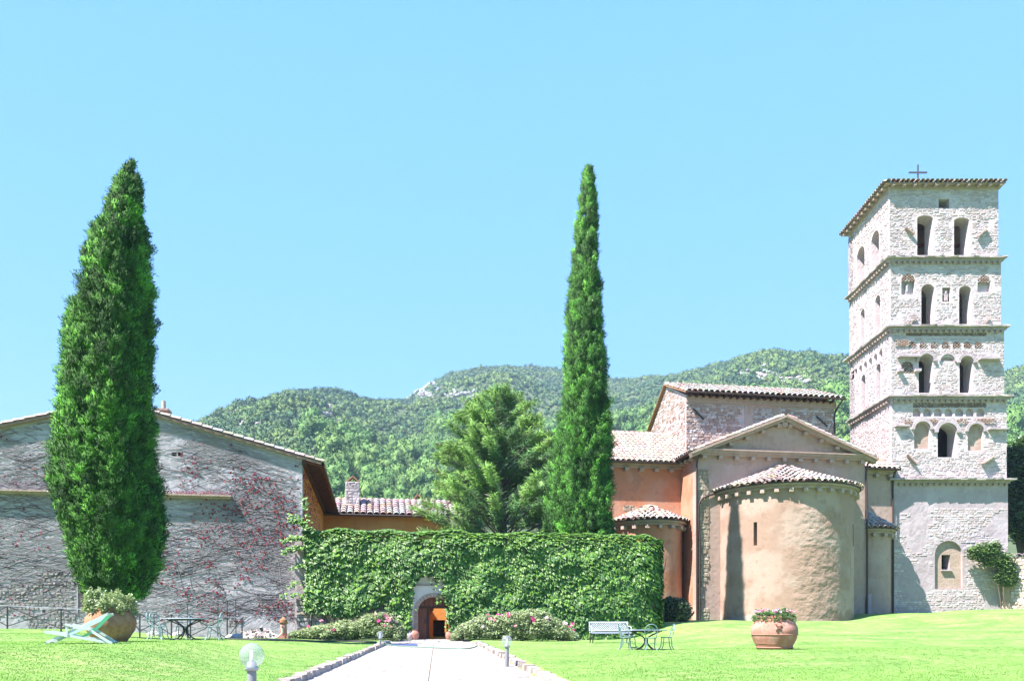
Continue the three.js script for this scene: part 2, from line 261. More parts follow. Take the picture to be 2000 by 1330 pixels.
{ // kerbs of rough stones standing on edge
  const r = RNG(83), cols = [[.36, .32, .29], [.44, .40, .37], [.28, .24, .21], [.40, .34, .30]];
  for (const [L, sgn, lab] of [[PATH_L, -1, 'ragged stone kerb along the left edge of the gravel path'], [PATH_R, 1, 'low stone kerb along the right edge of the gravel path']]) {
    const k = thing('stone_kerb', lab, 'kerb'), P = new Pieces(M.stone, stoneSet(84 + sgn, cols, .16, true));
    for (let d = 8; d < 35.6;) { const l = .16 + r() * .3, h = .135 + r() * .04, w = .20 + r() * .12, x = L(d) + sgn * w * .38; P.add(Math.floor(r() * 12), basis(V(w, 0, 0), V(0, 0, -l * .96), V(0, h, 0), V(x, pathY(d) - .01, -d - l / 2)).multiply(new THREE.Matrix4().makeRotationZ((r() - .5) * .12)), l / d, k); d += l; }
    P.done(k, 'stone', 'stones');
  }
}
{ // short grass blades where the lawn is near enough to show them
  const r = RNG(91), g = []; for (let i = 0; i < 7; i++) { const a = r() * 6.28, L = .02 + r() * .025, l = .006 + r() * .012, w = .0035, dx = Math.cos(a), dz = Math.sin(a), ox = (r() - .5) * .06, oz = (r() - .5) * .06; g.push([V(ox + w * dz, .001, oz - w * dx), V(ox - w * dz, .001, oz + w * dx), V(ox + dx * L, l, oz + dz * L)]); }
  const geo = puff(quads(g), 3, .5), list = [], q = new THREE.Quaternion();
  for (let i = 0; i < 170000; i++) { const d = 9 + 26 * Math.pow(r(), 2.1), px = -40 + r() * 2080, x = (px - PX) / FOC * d; if (inPath(x, d) || inPath(x + .22, d) || inPath(x - .22, d)) continue; q.setFromAxisAngle(V(0, 1, 0), r() * 6.28); const b = fbm(x * 1.2, d * 1.2, 0, 3, 7), k = .9 + .3 * r(); list.push([TRS(V(x, groundY(x, d) - .003, -d), q, V(1 + r() * .6, .6 + 1.5 * r() * r(), 1 + r() * .6)), rgb(lerp(.125, .19, b) * k, lerp(.275, .34, b) * k, lerp(.04, .072, b) * k)]); }
  tag(instanced(scene, 'grass', geo, std({ color: rgb(1, 1, 1), roughness: 1 }), list, 'stuff'), 'short mown grass blades of the lawn beside the path');
}
// ---------- church ----------
{ // render of the big apse: rough weathered coat over the middle, smoother repairs, damp and pale salts at the foot (13.3 m round, 10 m high)
  const W = 1024, H = 768, mk = (fn, color) => { const d = new Uint8Array(W * H * 4); for (let j = 0; j < H; j++) for (let i = 0; i < W; i++) { const c = fn(i / W * 13.3, j / H * 10), o = (j * W + i) * 4; for (let k = 0; k < 3; k++) d[o + k] = 255 * (color ? toS(clamp(c[k], 0, 1)) : clamp(c, 0, 1)); d[o + 3] = 255; } const t = new THREE.DataTexture(d, W, H); t.magFilter = THREE.LinearFilter; t.repeat.set(1 / 13.3, 1 / 10); if (color) t.colorSpace = THREE.SRGBColorSpace; t.needsUpdate = true; return t; };
  const rough = (x, y) => sstep(x + 1.6 * (fbm(x * .7, y * .7, 0, 4, 251) - .5), 4.6, 6.2) * (1 - sstep(x + 1.8 * (fbm(x, y, 0, 4, 253) - .5), 8.2, 9.2)) * (1 - sstep(y, 8.2, 9));
  M.apse = std({ roughness: .96, bumpScale: .11,
    map: mk((x, y) => { const a = fbm(x * .8, y * .8, 0, 6, 255), b = fbm(x * 2.6, y * 2.6, 0, 5, 257), g = hash(x * 90 | 0, y * 90 | 0, 3); let c = mixc([.295, .205, .155], [.35, .265, .215], sstep(a, .4, .65)); c = mixc(c, [.205, .135, .098], sstep(b, .56, .78) * .5); const foot = y - 1.4 + 1.6 * (fbm(x * 1.1, y * .8, 0, 4, 259) - .5); c = mixc(c, [.20, .145, .105], (1 - sstep(foot, .5, .75)) * sstep(x, 6, 8) * .75); c = mixc(c, [.38, .345, .33], (1 - sstep(foot, .2, .5)) * (1 - sstep(x, 3.5, 5)) * .6); return c.map((v) => v * (.93 + .14 * g + .2 * (b - .5))); }, true),
    bumpMap: mk((x, y) => .5 + (fbm(x * 2.4, y * 3.2, 0, 6, 263) - .5) * (.12 + .9 * rough(x, y)) + .05 * (fbm(x * 12, y * 12, 0, 3, 265) - .5), false) });
}
const C = new Frame(1363, 51.5, 9.1);
const GW = 11.46, GH = 12.05, GR = 14.35;                     // width, eave and ridge of the front block
{
  const ch = C.group('church'); tag(ch, 'old church with round apse, pediment and red clay roofs between ivy wall and bell tower', 'church');
  const r = RNG(201), gy = 0;
  // --- front block with its pediment
  const zB = -9, P = (px, py, z = 0) => C.at(px, py, z);
  mesh(ch, 'front_wall', M.ochre2, wall([[0, gy], [GW, gy], [GW, GH], [GW / 2, GR - .2], [0, GH]], [], .8));
  mesh(ch, 'side_wall', M.orange, span(0, .8, gy, GH - .05, zB, -.8)); mesh(ch, 'side_wall', M.ochre2, span(GW - .8, GW, gy, GH - .05, zB, -.8));
  { // quoin strip of bare stones up the left corner
    const S = new Pieces(M.stone, stoneSet(203, [[.36, .30, .23], [.42, .36, .29], [.30, .24, .18]], .25));
    courses(S, r, .0, .75, 1.4, 11, [.16, .34], [.25, .6], .05, (x, y) => vn(x * 3, y * .7, 0, 5) > .78 && y < 4, (x, y) => basis(V(1, 0, 0), V(0, 1, 0), V(0, 0, 1), V(x, y, -.005)), 1);
    courses(S, r, -1.4, 0, 7.9, 9.1, [.18, .3], [.25, .6], .04, (x, y) => fbm(x, y, 0, 3, 8) > .5, (x, y) => basis(V(1, 0, 0), V(0, 1, 0), V(0, 0, 1), V(x - 2.6, y, -2.905)), .5);
    S.done(ch, 'quoin_stone', 'quoin_stones', 120);
  }
  const corn = (z0, z1, y0, y1, x0, x1) => span(x0, x1, y0, y1, z0, z1);
  mesh(ch, 'cornice', M.trim, corn(.003, .42, GH - .02, GH + .12, -.45, GW + .45), corn(.003, .30, GH - .16, GH - .022, -.30, GW + .30), corn(.003, .52, GH + .122, GH + .2, -.5, GW + .5));
  const slope = (GR - GH) / (GW / 2), L = Math.hypot(GW / 2 + .6, (GW / 2 + .6) * slope), ang = Math.atan(slope);
  for (const s of [-1, 1]) {
    const cx = GW / 2, rk = (dz0, dz1, dy0, dy1) => { const g = box(L, dy1 - dy0, dz1 - dz0, -L / 2 * 1, (dy0 + dy1) / 2, (dz0 + dz1) / 2); if (s > 0) g.rotateY(Math.PI).translate(0, 0, dz0 + dz1); g.rotateZ(-s * ang); return g.translate(cx, GR + .12, 0); };
    mesh(ch, 'raking_cornice', M.trim, rk(.006, .44, -.24, -.07), rk(.006, .62, -.068, .06));
  }
  const CO = new Pieces(M.trim, [box(.26, .2, .34, 0, 0, .17), box(.24, .22, .32, 0, 0, .16)]);
  const cor = (m, w = 1) => CO.add(r() > .5 ? 1 : 0, m, w);
  for (let i = 0; i < 11; i++) cor(new THREE.Matrix4().makeTranslation(.35 + i * (GW - .7) / 10, GH - .28, .002));
  for (const s of [-1, 1]) for (let i = 0; i < 5; i++) { const x = GW / 2 + s * (.0 + (i + .35) * 1.08); cor(new THREE.Matrix4().makeTranslation(x, GR - Math.abs(x - GW / 2) * slope - .28, .002)); }
  cor(new THREE.Matrix4().makeTranslation(GW / 2, GR - .33, .004).scale(V(1.5, 1.2, 1)));
  for (let i = 0; i < 3; i++) cor(basis(V(0, 0, 1), V(0, 1, 0), V(-1, 0, 0), V(-.002, GH - .28, -.5 - i * .85)));
  // --- roofs
  const TP = new Pieces(M.tile, tileSet(207)), AP = new Pieces(M.tile, tileSet(208)), UP_ = new Pieces(M.tile, tileSet(209)), LA = new Pieces(M.tile, tileSet(210)), RT = new Pieces(M.tile, tileSet(211));
  const roofL = [V(-.5, GH + .0, .5), V(GW / 2, GR + .2, .5), V(GW / 2, GR + .2, zB), V(-.5, GH + .0, zB)], roofR = [V(GW / 2, GR + .2, .5), V(GW + .5, GH, .5), V(GW + .5, GH, zB), V(GW / 2, GR + .2, zB)];
  const gr = mesh(ch, 'gable_roof', M.tilebed, slab(roofL, .06), slab(roofR, .06));
  const sv = V(GW / 2 + .5, GR + .2 - GH, 0).normalize();
  tileField(TP, r, V(-.52, GH + .02, zB), V(0, 0, 1), V(-sv.x, sv.y, 0).multiply(V(-1, 1, 1)), 9.5, 6.6, .34, .5, (x, y) => x > 2.6, 1);
  tileField(TP, r, V(GW + .52, GH + .02, .5), V(0, 0, -1), V(-sv.x, sv.y, 0), 9.5, 6.6, .34, .5, (x) => x < 6, 1);
  TP.done(gr, 'roof_tile', 'roof_tiles', 120);
  // --- left transept: wall, eave, roof rising to the tall nave
  const zT = -2.9, tE = 11.75, ts = .54;
  mesh(ch, 'transept_wall', M.orange, span(-6.3, -.002, gy, tE, zT - .8, zT));
  mesh(ch, 'transept_cornice', M.trim, span(-6.4, -.004, tE - .02, tE + .12, zT + .003, zT + .38), span(-6.35, -.004, tE - .2, tE - .023, zT + .003, zT + .22));
  for (let i = 0; i < 6; i++) cor(new THREE.Matrix4().makeTranslation(-.75 - i * 1.02, tE - .32, zT + .002), .8);
  const tr = mesh(ch, 'transept_roof', M.tilebed, slab([V(-6.5, tE + .12, zT + .5), V(1.14, tE + .12, zT + .5), V(1.14, tE + .12 + ts * 6.3, zT - 5.8), V(-6.5, tE + .12 + ts * 6.3, zT - 5.8)], .06));
  const tv = V(0, ts, -1).normalize();
  tileField(LA, r, V(-6.5, tE + .15, zT + .52), V(1, 0, 0), tv, 7.6, 7.1, .37, .62, (x, y) => x > .3, 1);
  LA.done(tr, 'roof_tile', 'roof_tiles');
  mesh(ch, 'roof_flashing', M.trim, bar(V(1.06, tE + 1.15, zT - 1.3), V(1.06, tE + .22 + ts * 6.3, zT - 5.8), .22, .16), bar(V(-6.5, tE + .2 + ts * 6.3, zT - 5.8), V(1.1, tE + .2 + ts * 6.3, zT - 5.8), .3, .14));
  // --- right transept in the shade
  const xR = 15.42;
  mesh(ch, 'transept_wall', M.ochre2, span(GW + .002, xR, gy, tE + .1, zT - .8, zT));
  mesh(ch, 'transept_cornice', M.trim, span(GW + .004, xR + .1, tE + .08, tE + .2, zT + .003, zT + .36), span(GW + .004, xR, tE - .1, tE + .077, zT + .003, zT + .2));
  for (let i = 0; i < 4; i++) cor(new THREE.Matrix4().makeTranslation(GW + .6 + i * 1.0, tE - .2, zT + .002), .8);
  const rr2 = mesh(ch, 'transept_roof', M.tilebed, slab([V(GW - 1, tE + .2, zT + .5), V(xR + .2, tE + .2, zT + .5), V(xR + .2, tE + .2 + ts * 4.6, zT - 4.1), V(GW - 1, tE + .2 + ts * 4.6, zT - 4.1)], .06));
  tileField(RT, r, V(GW - 1, tE + .23, zT + .52), V(1, 0, 0), tv, xR + 1.2 - GW, 5.2, .37, .62, (x, y) => !(x > 3.4 && y > 1.2), 1);
  RT.done(rr2, 'roof_tile', 'roof_tiles');
  // --- apses: round wall with slit windows, eave ring with corbels, half-cone roof
  const apse = (name, cx, cz, R, eave, apex, mat, slits, pieces, sp, row, ncor, pipe) => {
    const as = [], N = 72; for (let i = 0; i <= N; i++) as.push(Math.PI * i / N); const ys = []; for (let i = 0; i <= 24; i++) ys.push(lerp(gy, eave, i / 24));
    for (const s of slits) { as.push(s.a - s.h, s.a + s.h); ys.push(s.y0, s.y1); } as.sort((a, b) => a - b); ys.sort((a, b) => a - b);
    const hole = (a, y) => slits.some((s) => Math.abs(a - s.a) < s.h - 1e-6 && y > s.y0 && y < s.y1), pt = (a, y, k = R) => V(cx - k * Math.cos(a), y, cz + k * Math.sin(a));
    const Q = [], Nn = [], U = []; const put = (a, y) => { const p = pt(a, y); Q.push(p.x, p.y, p.z); Nn.push(-Math.cos(a), 0, Math.sin(a)); U.push(a * R, y); };
    for (let i = 0; i < as.length - 1; i++) for (let j = 0; j < ys.length - 1; j++) { if (as[i + 1] - as[i] < 1e-5 || ys[j + 1] - ys[j] < 1e-5 || hole((as[i] + as[i + 1]) / 2, (ys[j] + ys[j + 1]) / 2)) continue; const c = [[as[i], ys[j]], [as[i + 1], ys[j]], [as[i + 1], ys[j + 1]], [as[i], ys[j + 1]]]; for (const k of [0, 1, 2, 0, 2, 3]) put(...c[k]); }
    const g = new THREE.BufferGeometry(); g.setAttribute('position', new THREE.Float32BufferAttribute(Q, 3)); g.setAttribute('normal', new THREE.Float32BufferAttribute(Nn, 3)); g.setAttribute('uv', new THREE.Float32BufferAttribute(U, 2));
    const w = mesh(ch, name + '_wall', mat, g);
    for (const s of slits) { const q = [], K = R - .9; q.push([pt(s.a - s.h, s.y0, K), pt(s.a + s.h, s.y0, K), pt(s.a + s.h, s.y0), pt(s.a - s.h, s.y0)], [pt(s.a - s.h, s.y1), pt(s.a + s.h, s.y1), pt(s.a + s.h, s.y1, K), pt(s.a - s.h, s.y1, K)], [pt(s.a - s.h, s.y0, K), pt(s.a - s.h, s.y0), pt(s.a - s.h, s.y1), pt(s.a - s.h, s.y1, K)], [pt(s.a + s.h, s.y0), pt(s.a + s.h, s.y0, K), pt(s.a + s.h, s.y1, K), pt(s.a + s.h, s.y1)]); const sw = mesh(ch, 'slit_window', mat, quads(q)); mesh(sw, 'slit_back', M.greyplaster, quads([[pt(s.a - s.h, s.y0, K), pt(s.a + s.h, s.y0, K), pt(s.a + s.h, s.y1, K), pt(s.a - s.h, s.y1, K)]])); }
    const ring = (r0, r1, y0, y1) => { const q = [], n = 48; for (let i = 0; i < n; i++) { const a = Math.PI * i / n, b = Math.PI * (i + 1) / n; q.push([pt(a, y0, r1), pt(b, y0, r1), pt(b, y1, r1), pt(a, y1, r1)], [pt(a, y0, r0), pt(b, y0, r0), pt(b, y0, r1), pt(a, y0, r1)], [pt(a, y1, r1), pt(b, y1, r1), pt(b, y1, r0), pt(a, y1, r0)]); } return quads(q); };
    mesh(ch, name + '_cornice', M.trim, ring(R - .1, R + .17, eave - .17, eave - .003), ring(R - .1, R + .33, eave, eave + .11));
    mesh(ch, name + '_gutter', M.gutter, ring(R + .3, R + .42, eave + .113, eave + .17));
    for (let i = 0; i < ncor; i++) { const a = Math.PI * (i + .5) / ncor, p = pt(a, eave - .29, R - .02); cor(basis(V(Math.sin(a), 0, Math.cos(a)), V(0, 1, 0), V(-Math.cos(a), 0, Math.sin(a)), p), .9); }
    const cone = [], Rr = R + .4, y0 = eave + .16, n = 48; for (let i = 0; i < n; i++) { const a = Math.PI * i / n, b = Math.PI * (i + 1) / n; cone.push([pt(a, y0, Rr), pt(b, y0, Rr), V(cx, apex, cz)]); }
    const rf = mesh(ch, name + '_roof', M.tilebed, quads(cone)); const sl = Math.hypot(Rr, apex - y0), rows = Math.round(sl / row);
    for (let j = 0; j < rows; j++) { const tl = j / rows, R1 = Rr * (1 - tl) + .06, nn = Math.max(3, Math.round(Math.PI * (R1 - row * .3) / sp)); for (let i = 0; i < nn; i++) { const a = Math.PI * (i + .5) / nn + (r() - .5) * .03; const dn = pt(a, y0 + (apex - y0) * tl, R1), up = V(Math.cos(a) * Rr, apex - y0, -Math.sin(a) * Rr).normalize(); const u = V(Math.sin(a), 0, Math.cos(a)), nrm = u.clone().cross(up).normalize(), s = Math.PI * R1 / nn * .98, len = row * 1.16; pieces.add(Math.floor(r() * pieces.variants.length), basis(u.multiplyScalar(s), nrm.clone().multiplyScalar(s * .95), up.clone().multiplyScalar(-len), dn.addScaledVector(up, len * .86).addScaledVector(nrm, .02)), 1 + .1 * r() - tl * .2); } }
    pieces.done(rf, 'roof_tile', 'roof_tiles');
  };
  const big = { x: GW / 2, R: 4.22 }, ang2 = (px) => { const [x] = C.at(px, 1040, 3.9); return Math.acos(clamp((big.x - x) / big.R, -1, 1)); };
  apse('apse', big.x, 0, big.R, 9.45, 11.3, M.apse, [{ a: ang2(1493), h: .026, y0: 6.0, y1: 7.4 }, { a: Math.PI - .70, h: .045, y0: 6.05, y1: 7.4 }], AP, .36, .5, 17);
  const LS = new Pieces(M.tile, tileSet(212)), RS = new Pieces(M.tile, tileSet(213));
  apse('small_apse', -2.25, zT, 2.18, 7.75, 9.0, M.orange, [], LS, .36, .5, 9);
  apse('small_apse', 13.2, zT, 1.7, 7.55, 9.0, M.ochre2, [], RS, .36, .5, 8);
  mesh(ch, 'wall_patch', M.greyplaster, wall(archPath(12.35, 13.25, 1.0, 3.35, .5), [], .06, zT + 1.64));
  // --- tall nave behind, rubble walls, gable towards the left
  const nx0 = 1.16, nx1 = 12.25, nz0 = -5, nz1 = -12.3, nE = 17.15, nR = 18.9, nB = 16.5, nzR = -8.84;
  mesh(ch, 'nave_wall', M.mortar, span(nx0 + .6, nx1 - .6, 9, nE, nz0 - .7, nz0), span(nx0 + .6, nx1 - .6, 9, nB, nz1, nz1 + .7));
  const gab = (x0) => { const g = wall([[nz0, 9], [nz0, nE], [nzR, nR], [nz1, nB], [nz1, 9]].map(([z, y]) => [-z, y]), [], .6, 0); return g.rotateY(Math.PI / 2).translate(x0, 0, 0); };
  mesh(ch, 'nave_gable_wall', M.mortar, gab(nx0 + .6), gab(nx1));
  { const S = new Pieces(M.stone, stoneSet(221, [[.38, .30, .27], [.45, .385, .36], [.32, .235, .20], [.48, .44, .43]], .2));
    const [wx0, wy1] = C.at(1455, 783, nz0), [wx1] = C.at(1523, 783, nz0), [fx0] = C.at(1471, 790, nz0), [fx1] = C.at(1512, 790, nz0), fy = C.at(1480, 797, nz0)[1];
    courses(S, r, nx0, nx1, 12.2, nE - .55, [.12, .24], [.2, .65], .07, (x, y) => x > wx0 - .05 && x < wx1 + .05 && y < wy1, (x, y) => basis(V(1, 0, 0), V(0, 1, 0), V(0, 0, 1), V(x, y, nz0 - .01)), 1);
    courses(S, r, fx0, fx1, 12.4, fy, [.12, .2], [.15, .4], .05, null, (x, y) => basis(V(1, 0, 0), V(0, 1, 0), V(0, 0, 1), V(x, y, nz0 - .01)), .9);
    courses(S, r, nz1 + .1, nz0 - .1, 12.2, 18.6, [.14, .28], [.25, .7], .05, (z, y) => y > (z > nzR ? lerp(nR, nE, (z - nzR) / (nz0 - nzR)) : lerp(nB, nR, (z - nz1) / (nzR - nz1))) - .12, (z, y) => basis(V(0, 0, 1), V(0, 1, 0), V(-1, 0, 0), V(nx0 + .01, y, z)), .4);
    S.done(ch, 'stone', 'rubble_stones');
    mesh(ch, 'blocked_window_frame', M.ochre2, span(wx0, fx0, 12, wy1, nz0 + .004, nz0 + .045), span(fx1, wx1, 12, wy1, nz0 + .004, nz0 + .045), span(fx0, fx1, fy, wy1, nz0 + .004, nz0 + .043)); }
  mesh(ch, 'nave_cornice', M.trim, span(nx0, nx1 + .1, nE - .5, nE - .02, nz0 + .003, nz0 + .12));
  const un = [V(nx0 - .25, nE + .08, nz0 + .6), V(nx1 + .45, nE + .08, nz0 + .6), V(nx1 + .45, nR + .12, nzR), V(nx0 - .25, nR + .12, nzR)];
  const nr = mesh(ch, 'nave_roof', M.terraold, slab(un, .08), slab([un[3], un[2], V(nx1 + .45, nB, nz1 - .5), V(nx0 - .25, nB, nz1 - .5)], .08));
  const nv = V(0, nR + .04 - nE, nzR - nz0 - .6).normalize();
  tileField(UP_, r, un[0].clone().add(V(0, .02, .03)), V(1, 0, 0), nv, nx1 - nx0 + .7, 4.7, .40, .55, null, 1);
  UP_.done(nr, 'roof_tile', 'roof_tiles');
  const RF = new Pieces(M.darkwood, [box(.14, .16, .6, 0, 0, .3)]); for (let i = 0; i < 22; i++) RF.add(0, new THREE.Matrix4().makeTranslation(nx0 + .2 + i * .5, nE - .08, nz0 + .003), 1); RF.done(ch, 'rafter_end', 'rafters');
  mesh(ch, 'nave_gutter', M.gutter, tube([V(nx0 - .25, nE + .04, nz0 + .68), V(6, nE + .04, nz0 + .68), V(nx1 + .5, nE + .04, nz0 + .68)], .075, 4));
  const tie = (px0, py0, px1, py1, z) => { const a = C.at(px0, py0, z), b = C.at(px1, py1, z); return bar(V(a[0], a[1], z + .12), V(b[0], b[1], z + .12), .09, .09); };
  mesh(ch, 'iron_tie', M.iron, tie(1353, 799, 1374, 820, nz0)); mesh(ch, 'iron_tie', M.iron, tie(1594, 814, 1615, 834, nz0));
  { const q = new Pieces(M.tilebed, [box(.08, .24, .2, 0, 0, 0)]); for (const [z, y] of [[-10.2, 15.3], [-9.9, 15.5], [-9.6, 15.7], [-8, 16.1], [-7.4, 16], [-6.2, 15.9]]) q.add(0, new THREE.Matrix4().makeTranslation(nx0 - .02, y, z), 1); q.done(ch, 'brick', 'bricks'); }  // red-brown blocks on the gable stand in for dark put-log holes
  // --- rainwater pipes and gutters
  const pipe = (...p) => mesh(ch, 'drain_pipe', M.gutter, tube(p, .065, p.length * 8, 7));
  pipe(V(.1, GH, .35), V(-.06, GH - .5, .12), V(-.08, 10, .1), V(-.08, 5, .1), V(-.08, 1.3, .1));
  pipe(V(1.1, 9.5, .1), V(.5, 9.3, .12), V(.12, 9.0, .12), V(.1, 6, .12), V(.1, 1.4, .12));
  pipe(V(GW + .42, GH + .05, .3), V(GW + .12, GH - .4, .1), V(GW + .1, 9, .1), V(GW + .1, 5, .1), V(GW + .1, 1.5, .1));
  pipe(V(xR, tE + .2, zT + .4), V(xR - .04, tE - .3, zT + .12), V(xR - .06, 9, zT + .12), V(xR - .06, 5, zT + .12), V(xR - .06, 1.5, zT + .12));
  pipe(V(nx1 + .3, nE, nz0 + .6), V(nx1 + .02, nE - .8, nz0 + .1), V(nx1, 15, nz0 + .1), V(nx1, 12.5, nz0 + .1));
  mesh(ch, 'eave_gutter', M.gutter, tube([V(-6.5, tE + .1, zT + .58), V(-3, tE + .1, zT + .58), V(-.45, tE + .1, zT + .58)], .08, 6)); mesh(ch, 'eave_gutter', M.gutter, tube([V(-.56, GH - .02, .5), V(-.56, GH - .02, -1), V(-.56, GH - .02, -2.3)], .08, 4)); mesh(ch, 'eave_gutter', M.gutter, tube([V(GW + .3, tE + .18, zT + .58), V(13, tE + .18, zT + .58), V(xR + .2, tE + .18, zT + .58)], .08, 4));
  CO.done(ch, 'corbel', 'corbels');
}
// ---------- bell tower ----------
const T = new Frame(1738, 57, 0);
{
  const tw = T.group('bell_tower'); tag(tw, 'tall square pale stone bell tower with arched openings and iron cross', 'tower');
  const r = RNG(301), px = (x, z = 0) => T.at(x, 1000, z)[0], py = (y, z = 0) => T.at(1800, y, z)[1];
  const DEP = 6.9, stages = [[362, 503, 1738, 1952], [511, 637, 1740, 1957], [645, 773, 1741, 1963], [781, 936, 1742, 1968], [944, 1240, 1740, 1970]];
  const R = (x0, x1, y0, y1) => rectPath(px(x0), px(x1), py(y1), py(y0)), A = (x0, x1, y0, y1, k) => archPath(px(x0), px(x1), py(y1), py(y0), k);
  const wins = [[A(1793, 1824, 420, 498, .25), A(1865, 1895, 424, 498, .25), R(1835, 1856, 388, 406)], [A(1801, 1827, 554, 634), A(1875, 1899, 557, 634)], [A(1796, 1823, 693, 767), A(1876, 1901, 697, 767)], [A(1833, 1869, 828, 893)], [R(1843, 1860, 1083, 1112)]];
  const nich = [[], [A(1762, 1788, 534, 575, .5), A(1911, 1936, 537, 570, .5), R(1842, 1858, 561, 589)], [A(1762, 1785, 706, 728, .3), R(1771, 1928, 650, 656)], [A(1787, 1817, 825, 876), A(1892, 1921, 828, 880), R(1785, 1928, 787, 796)], [A(1827, 1881, 1056, 1150)]];
  const arches = { 2: [], 3: [] };
  for (let i = 0; i < 7; i++) { arches[2].push(A(1776 + i * 21.6, 1791 + i * 21.6, 667, 680, .3)); arches[3].push(A(1784 + i * 20.8, 1800 + i * 20.8, 797.5, 813, .3)); }
  nich[2].push(...arches[2]); nich[3].push(...arches[3]);
  nich[2].push(A(1838, 1865, 697, 705, .25));
  const sideWins = [[[1.6, 2.9, 421, 498], [4.0, 5.4, 421, 498]], [[1.58, 2.4, 554, 634], [4.15, 4.9, 554, 634]], [[1.6, 2.3, 693, 767], [4.1, 4.85, 693, 767]], [], []];
  const sideArch = [[], [], [], [], []]; for (let i = 0; i < 6; i++) sideArch[2].push([1.3 + i * .85, 1.85 + i * .85]);
  const S = new Pieces(M.stone, stoneSet(303, [[.47, .41, .42], [.53, .475, .495], [.405, .345, .35], [.56, .515, .54], [.47, .39, .38]], .3));
  const near = (polys, m) => (x, y) => polys.some((p) => inPoly(p, x, y) || inPoly(p, x + m, y) || inPoly(p, x - m, y) || inPoly(p, x, y + m) || inPoly(p, x, y - m));
  const I4 = (x, y) => basis(V(1, 0, 0), V(0, 1, 0), V(0, 0, 1), V(x, y, -.012));
  const B = new Pieces(M.stone, [tint(box(1, 1, 1, 0, 0, .5), [.40, .28, .23]), tint(box(1, 1, 1, 0, 0, .5), [.50, .44, .42]), tint(box(1, 1, 1, 0, 0, .5), [.34, .22, .18])]);
  const lattice = (x0, x1, y0, y1, z, poly) => { const h = .075; let k = 0; for (let y = y0; y < y1 - .03; y += h * 1.25, k++) for (let x = x0 + (k % 2) * .11; x < x1; x += .225) { if (poly && !inPoly(poly, x + .06, y + h / 2)) continue; B.add(Math.floor(r() * 3), basis(V(.125, 0, 0), V(0, h * .72, 0), V(0, 0, .145), V(x + .06, y + h / 2, z)), .01); } };
  stages.forEach(([yt, yb, xl, xr], s) => {
    const x0 = px(xl), x1 = px(xr), y0 = s === 4 ? 0 : py(yb), y1 = py(yt), rect = rectPath(x0, x1, y0, y1), zt = s === 4 ? 0 : -.03, mat = s === 4 ? M.greyplaster : M.mortar;
    mesh(tw, 'front_wall', mat, wall(rect, s === 4 ? nich[s] : [...wins[s], ...nich[s]], .28, zt), wall(rect, [...wins[s]], .9, zt - .28));
    // side wall facing left, outer face at x0
    const sw = sideWins[s].map(([a, b, t, bt]) => archPath(a, b, py(bt), py(t))), sn = sideArch[s].map(([a, b]) => archPath(a, b, py(685), py(668), .25));
    // rotateY(-90): (x, y, z) -> (-z, y, x); x must run towards the viewer, so mirror the layout
    const mir = (h) => h.map(([a, y]) => [DEP + 1.19 - a, y]);
    const sH = sw.map(mir), nH = sn.map(mir);
    const sideWall = (holes, t, off) => wall(rectPath(1.19, DEP - 1.18 + 1.19, y0, y1), holes.filter((h) => Math.max(...h.map((p) => p[0])) < DEP - .05), t, 0).rotateY(-Math.PI / 2).translate(x0 + off + 0, 0, -DEP - 1.19);
    mesh(tw, 'side_wall', M.mortar, sideWall([...sH, ...nH], .25, 0), sideWall(sH, .8, .25));
    mesh(tw, 'rear_wall', M.mortar, span(x0, x1, y0, y1, zt - DEP + .9, zt - DEP)); mesh(tw, 'side_wall', M.mortar, span(x1 - .9, x1, y0, y1, zt - DEP + .901, zt - 1.181));
    mesh(tw, 'floor', M.darkwood, span(x0 + 1.06, x1 - .91, y0 + .02, y0 + .2, zt - 1.2, zt - DEP + .91));
    // stone facing
    const avoid = [...wins[s], ...nich[s]], av = near(avoid, .07), band = s === 4 ? (x, y) => y > py(991) || (y < py(991) && fbm(x * .5, y * .5, 0, 3, 4) > .62) || (y > py(1000) && x < px(1793)) : null;
    courses(S, r, x0, x1, Math.max(y0, 2.0), y1, s === 4 ? [.09, .19] : [.075, .155], [.16, .7], s === 4 ? .032 : .034, (x, y) => av(x, y) || (band && band(x, y)) || vn(x * 1.7, y * 1.7, 0, 9) > .9, (x, y) => I4(x, y).setPosition(V(x, y, zt - .012)), 1);
    if (s < 4) courses(S, r, 0.05, DEP, y0, y1, [.09, .18], [.2, .7], .035, (a, y) => near([...sw, ...sn], .07)(a, y) || (s === 3 && y < 12), (a, y) => basis(V(0, 0, 1), V(0, 1, 0), V(-1, 0, 0), V(x0 + .012, y, zt - a)), .3);
    // string course under each stage, with small corbels
    if (s < 4) {
      const yc = s === 3 ? [936, 944] : [stages[s + 1][0] - 8, stages[s + 1][0]], ya = py(yc[1]), yb2 = py(yc[0]), xa = Math.min(x0, px(stages[s + 1][2])), xb = px(stages[s + 1][3]);
      const SL = new Pieces(M.stone, stoneSet(330 + s, [[.36, .33, .31], [.42, .39, .37], [.30, .27, .25]], .02, true)); for (let x = xa - .30; x < xb + .2;) { const l = Math.min(.3 + r() * .6, xb + .28 - x + .02), o = (s === 3 ? .52 : .34) + r() * .07; SL.add(Math.floor(r() * 9), basis(V(l * .98, 0, 0), V(0, .09 + r() * .05, 0), V(0, 0, o + .3), V(x + l / 2, yb2 - .06 + (r() - .5) * .03, -.3)), 1); x += l; } for (let a = -.25; a < DEP;) { const l = .3 + r() * .6, o = .28 + r() * .08; SL.add(Math.floor(r() * 9), basis(V(0, 0, l * .98), V(0, .09 + r() * .05, 0), V(-o - .3, 0, 0), V(xa + .3, yb2 - .06 + (r() - .5) * .03, -a - l / 2)), .8); a += l; }
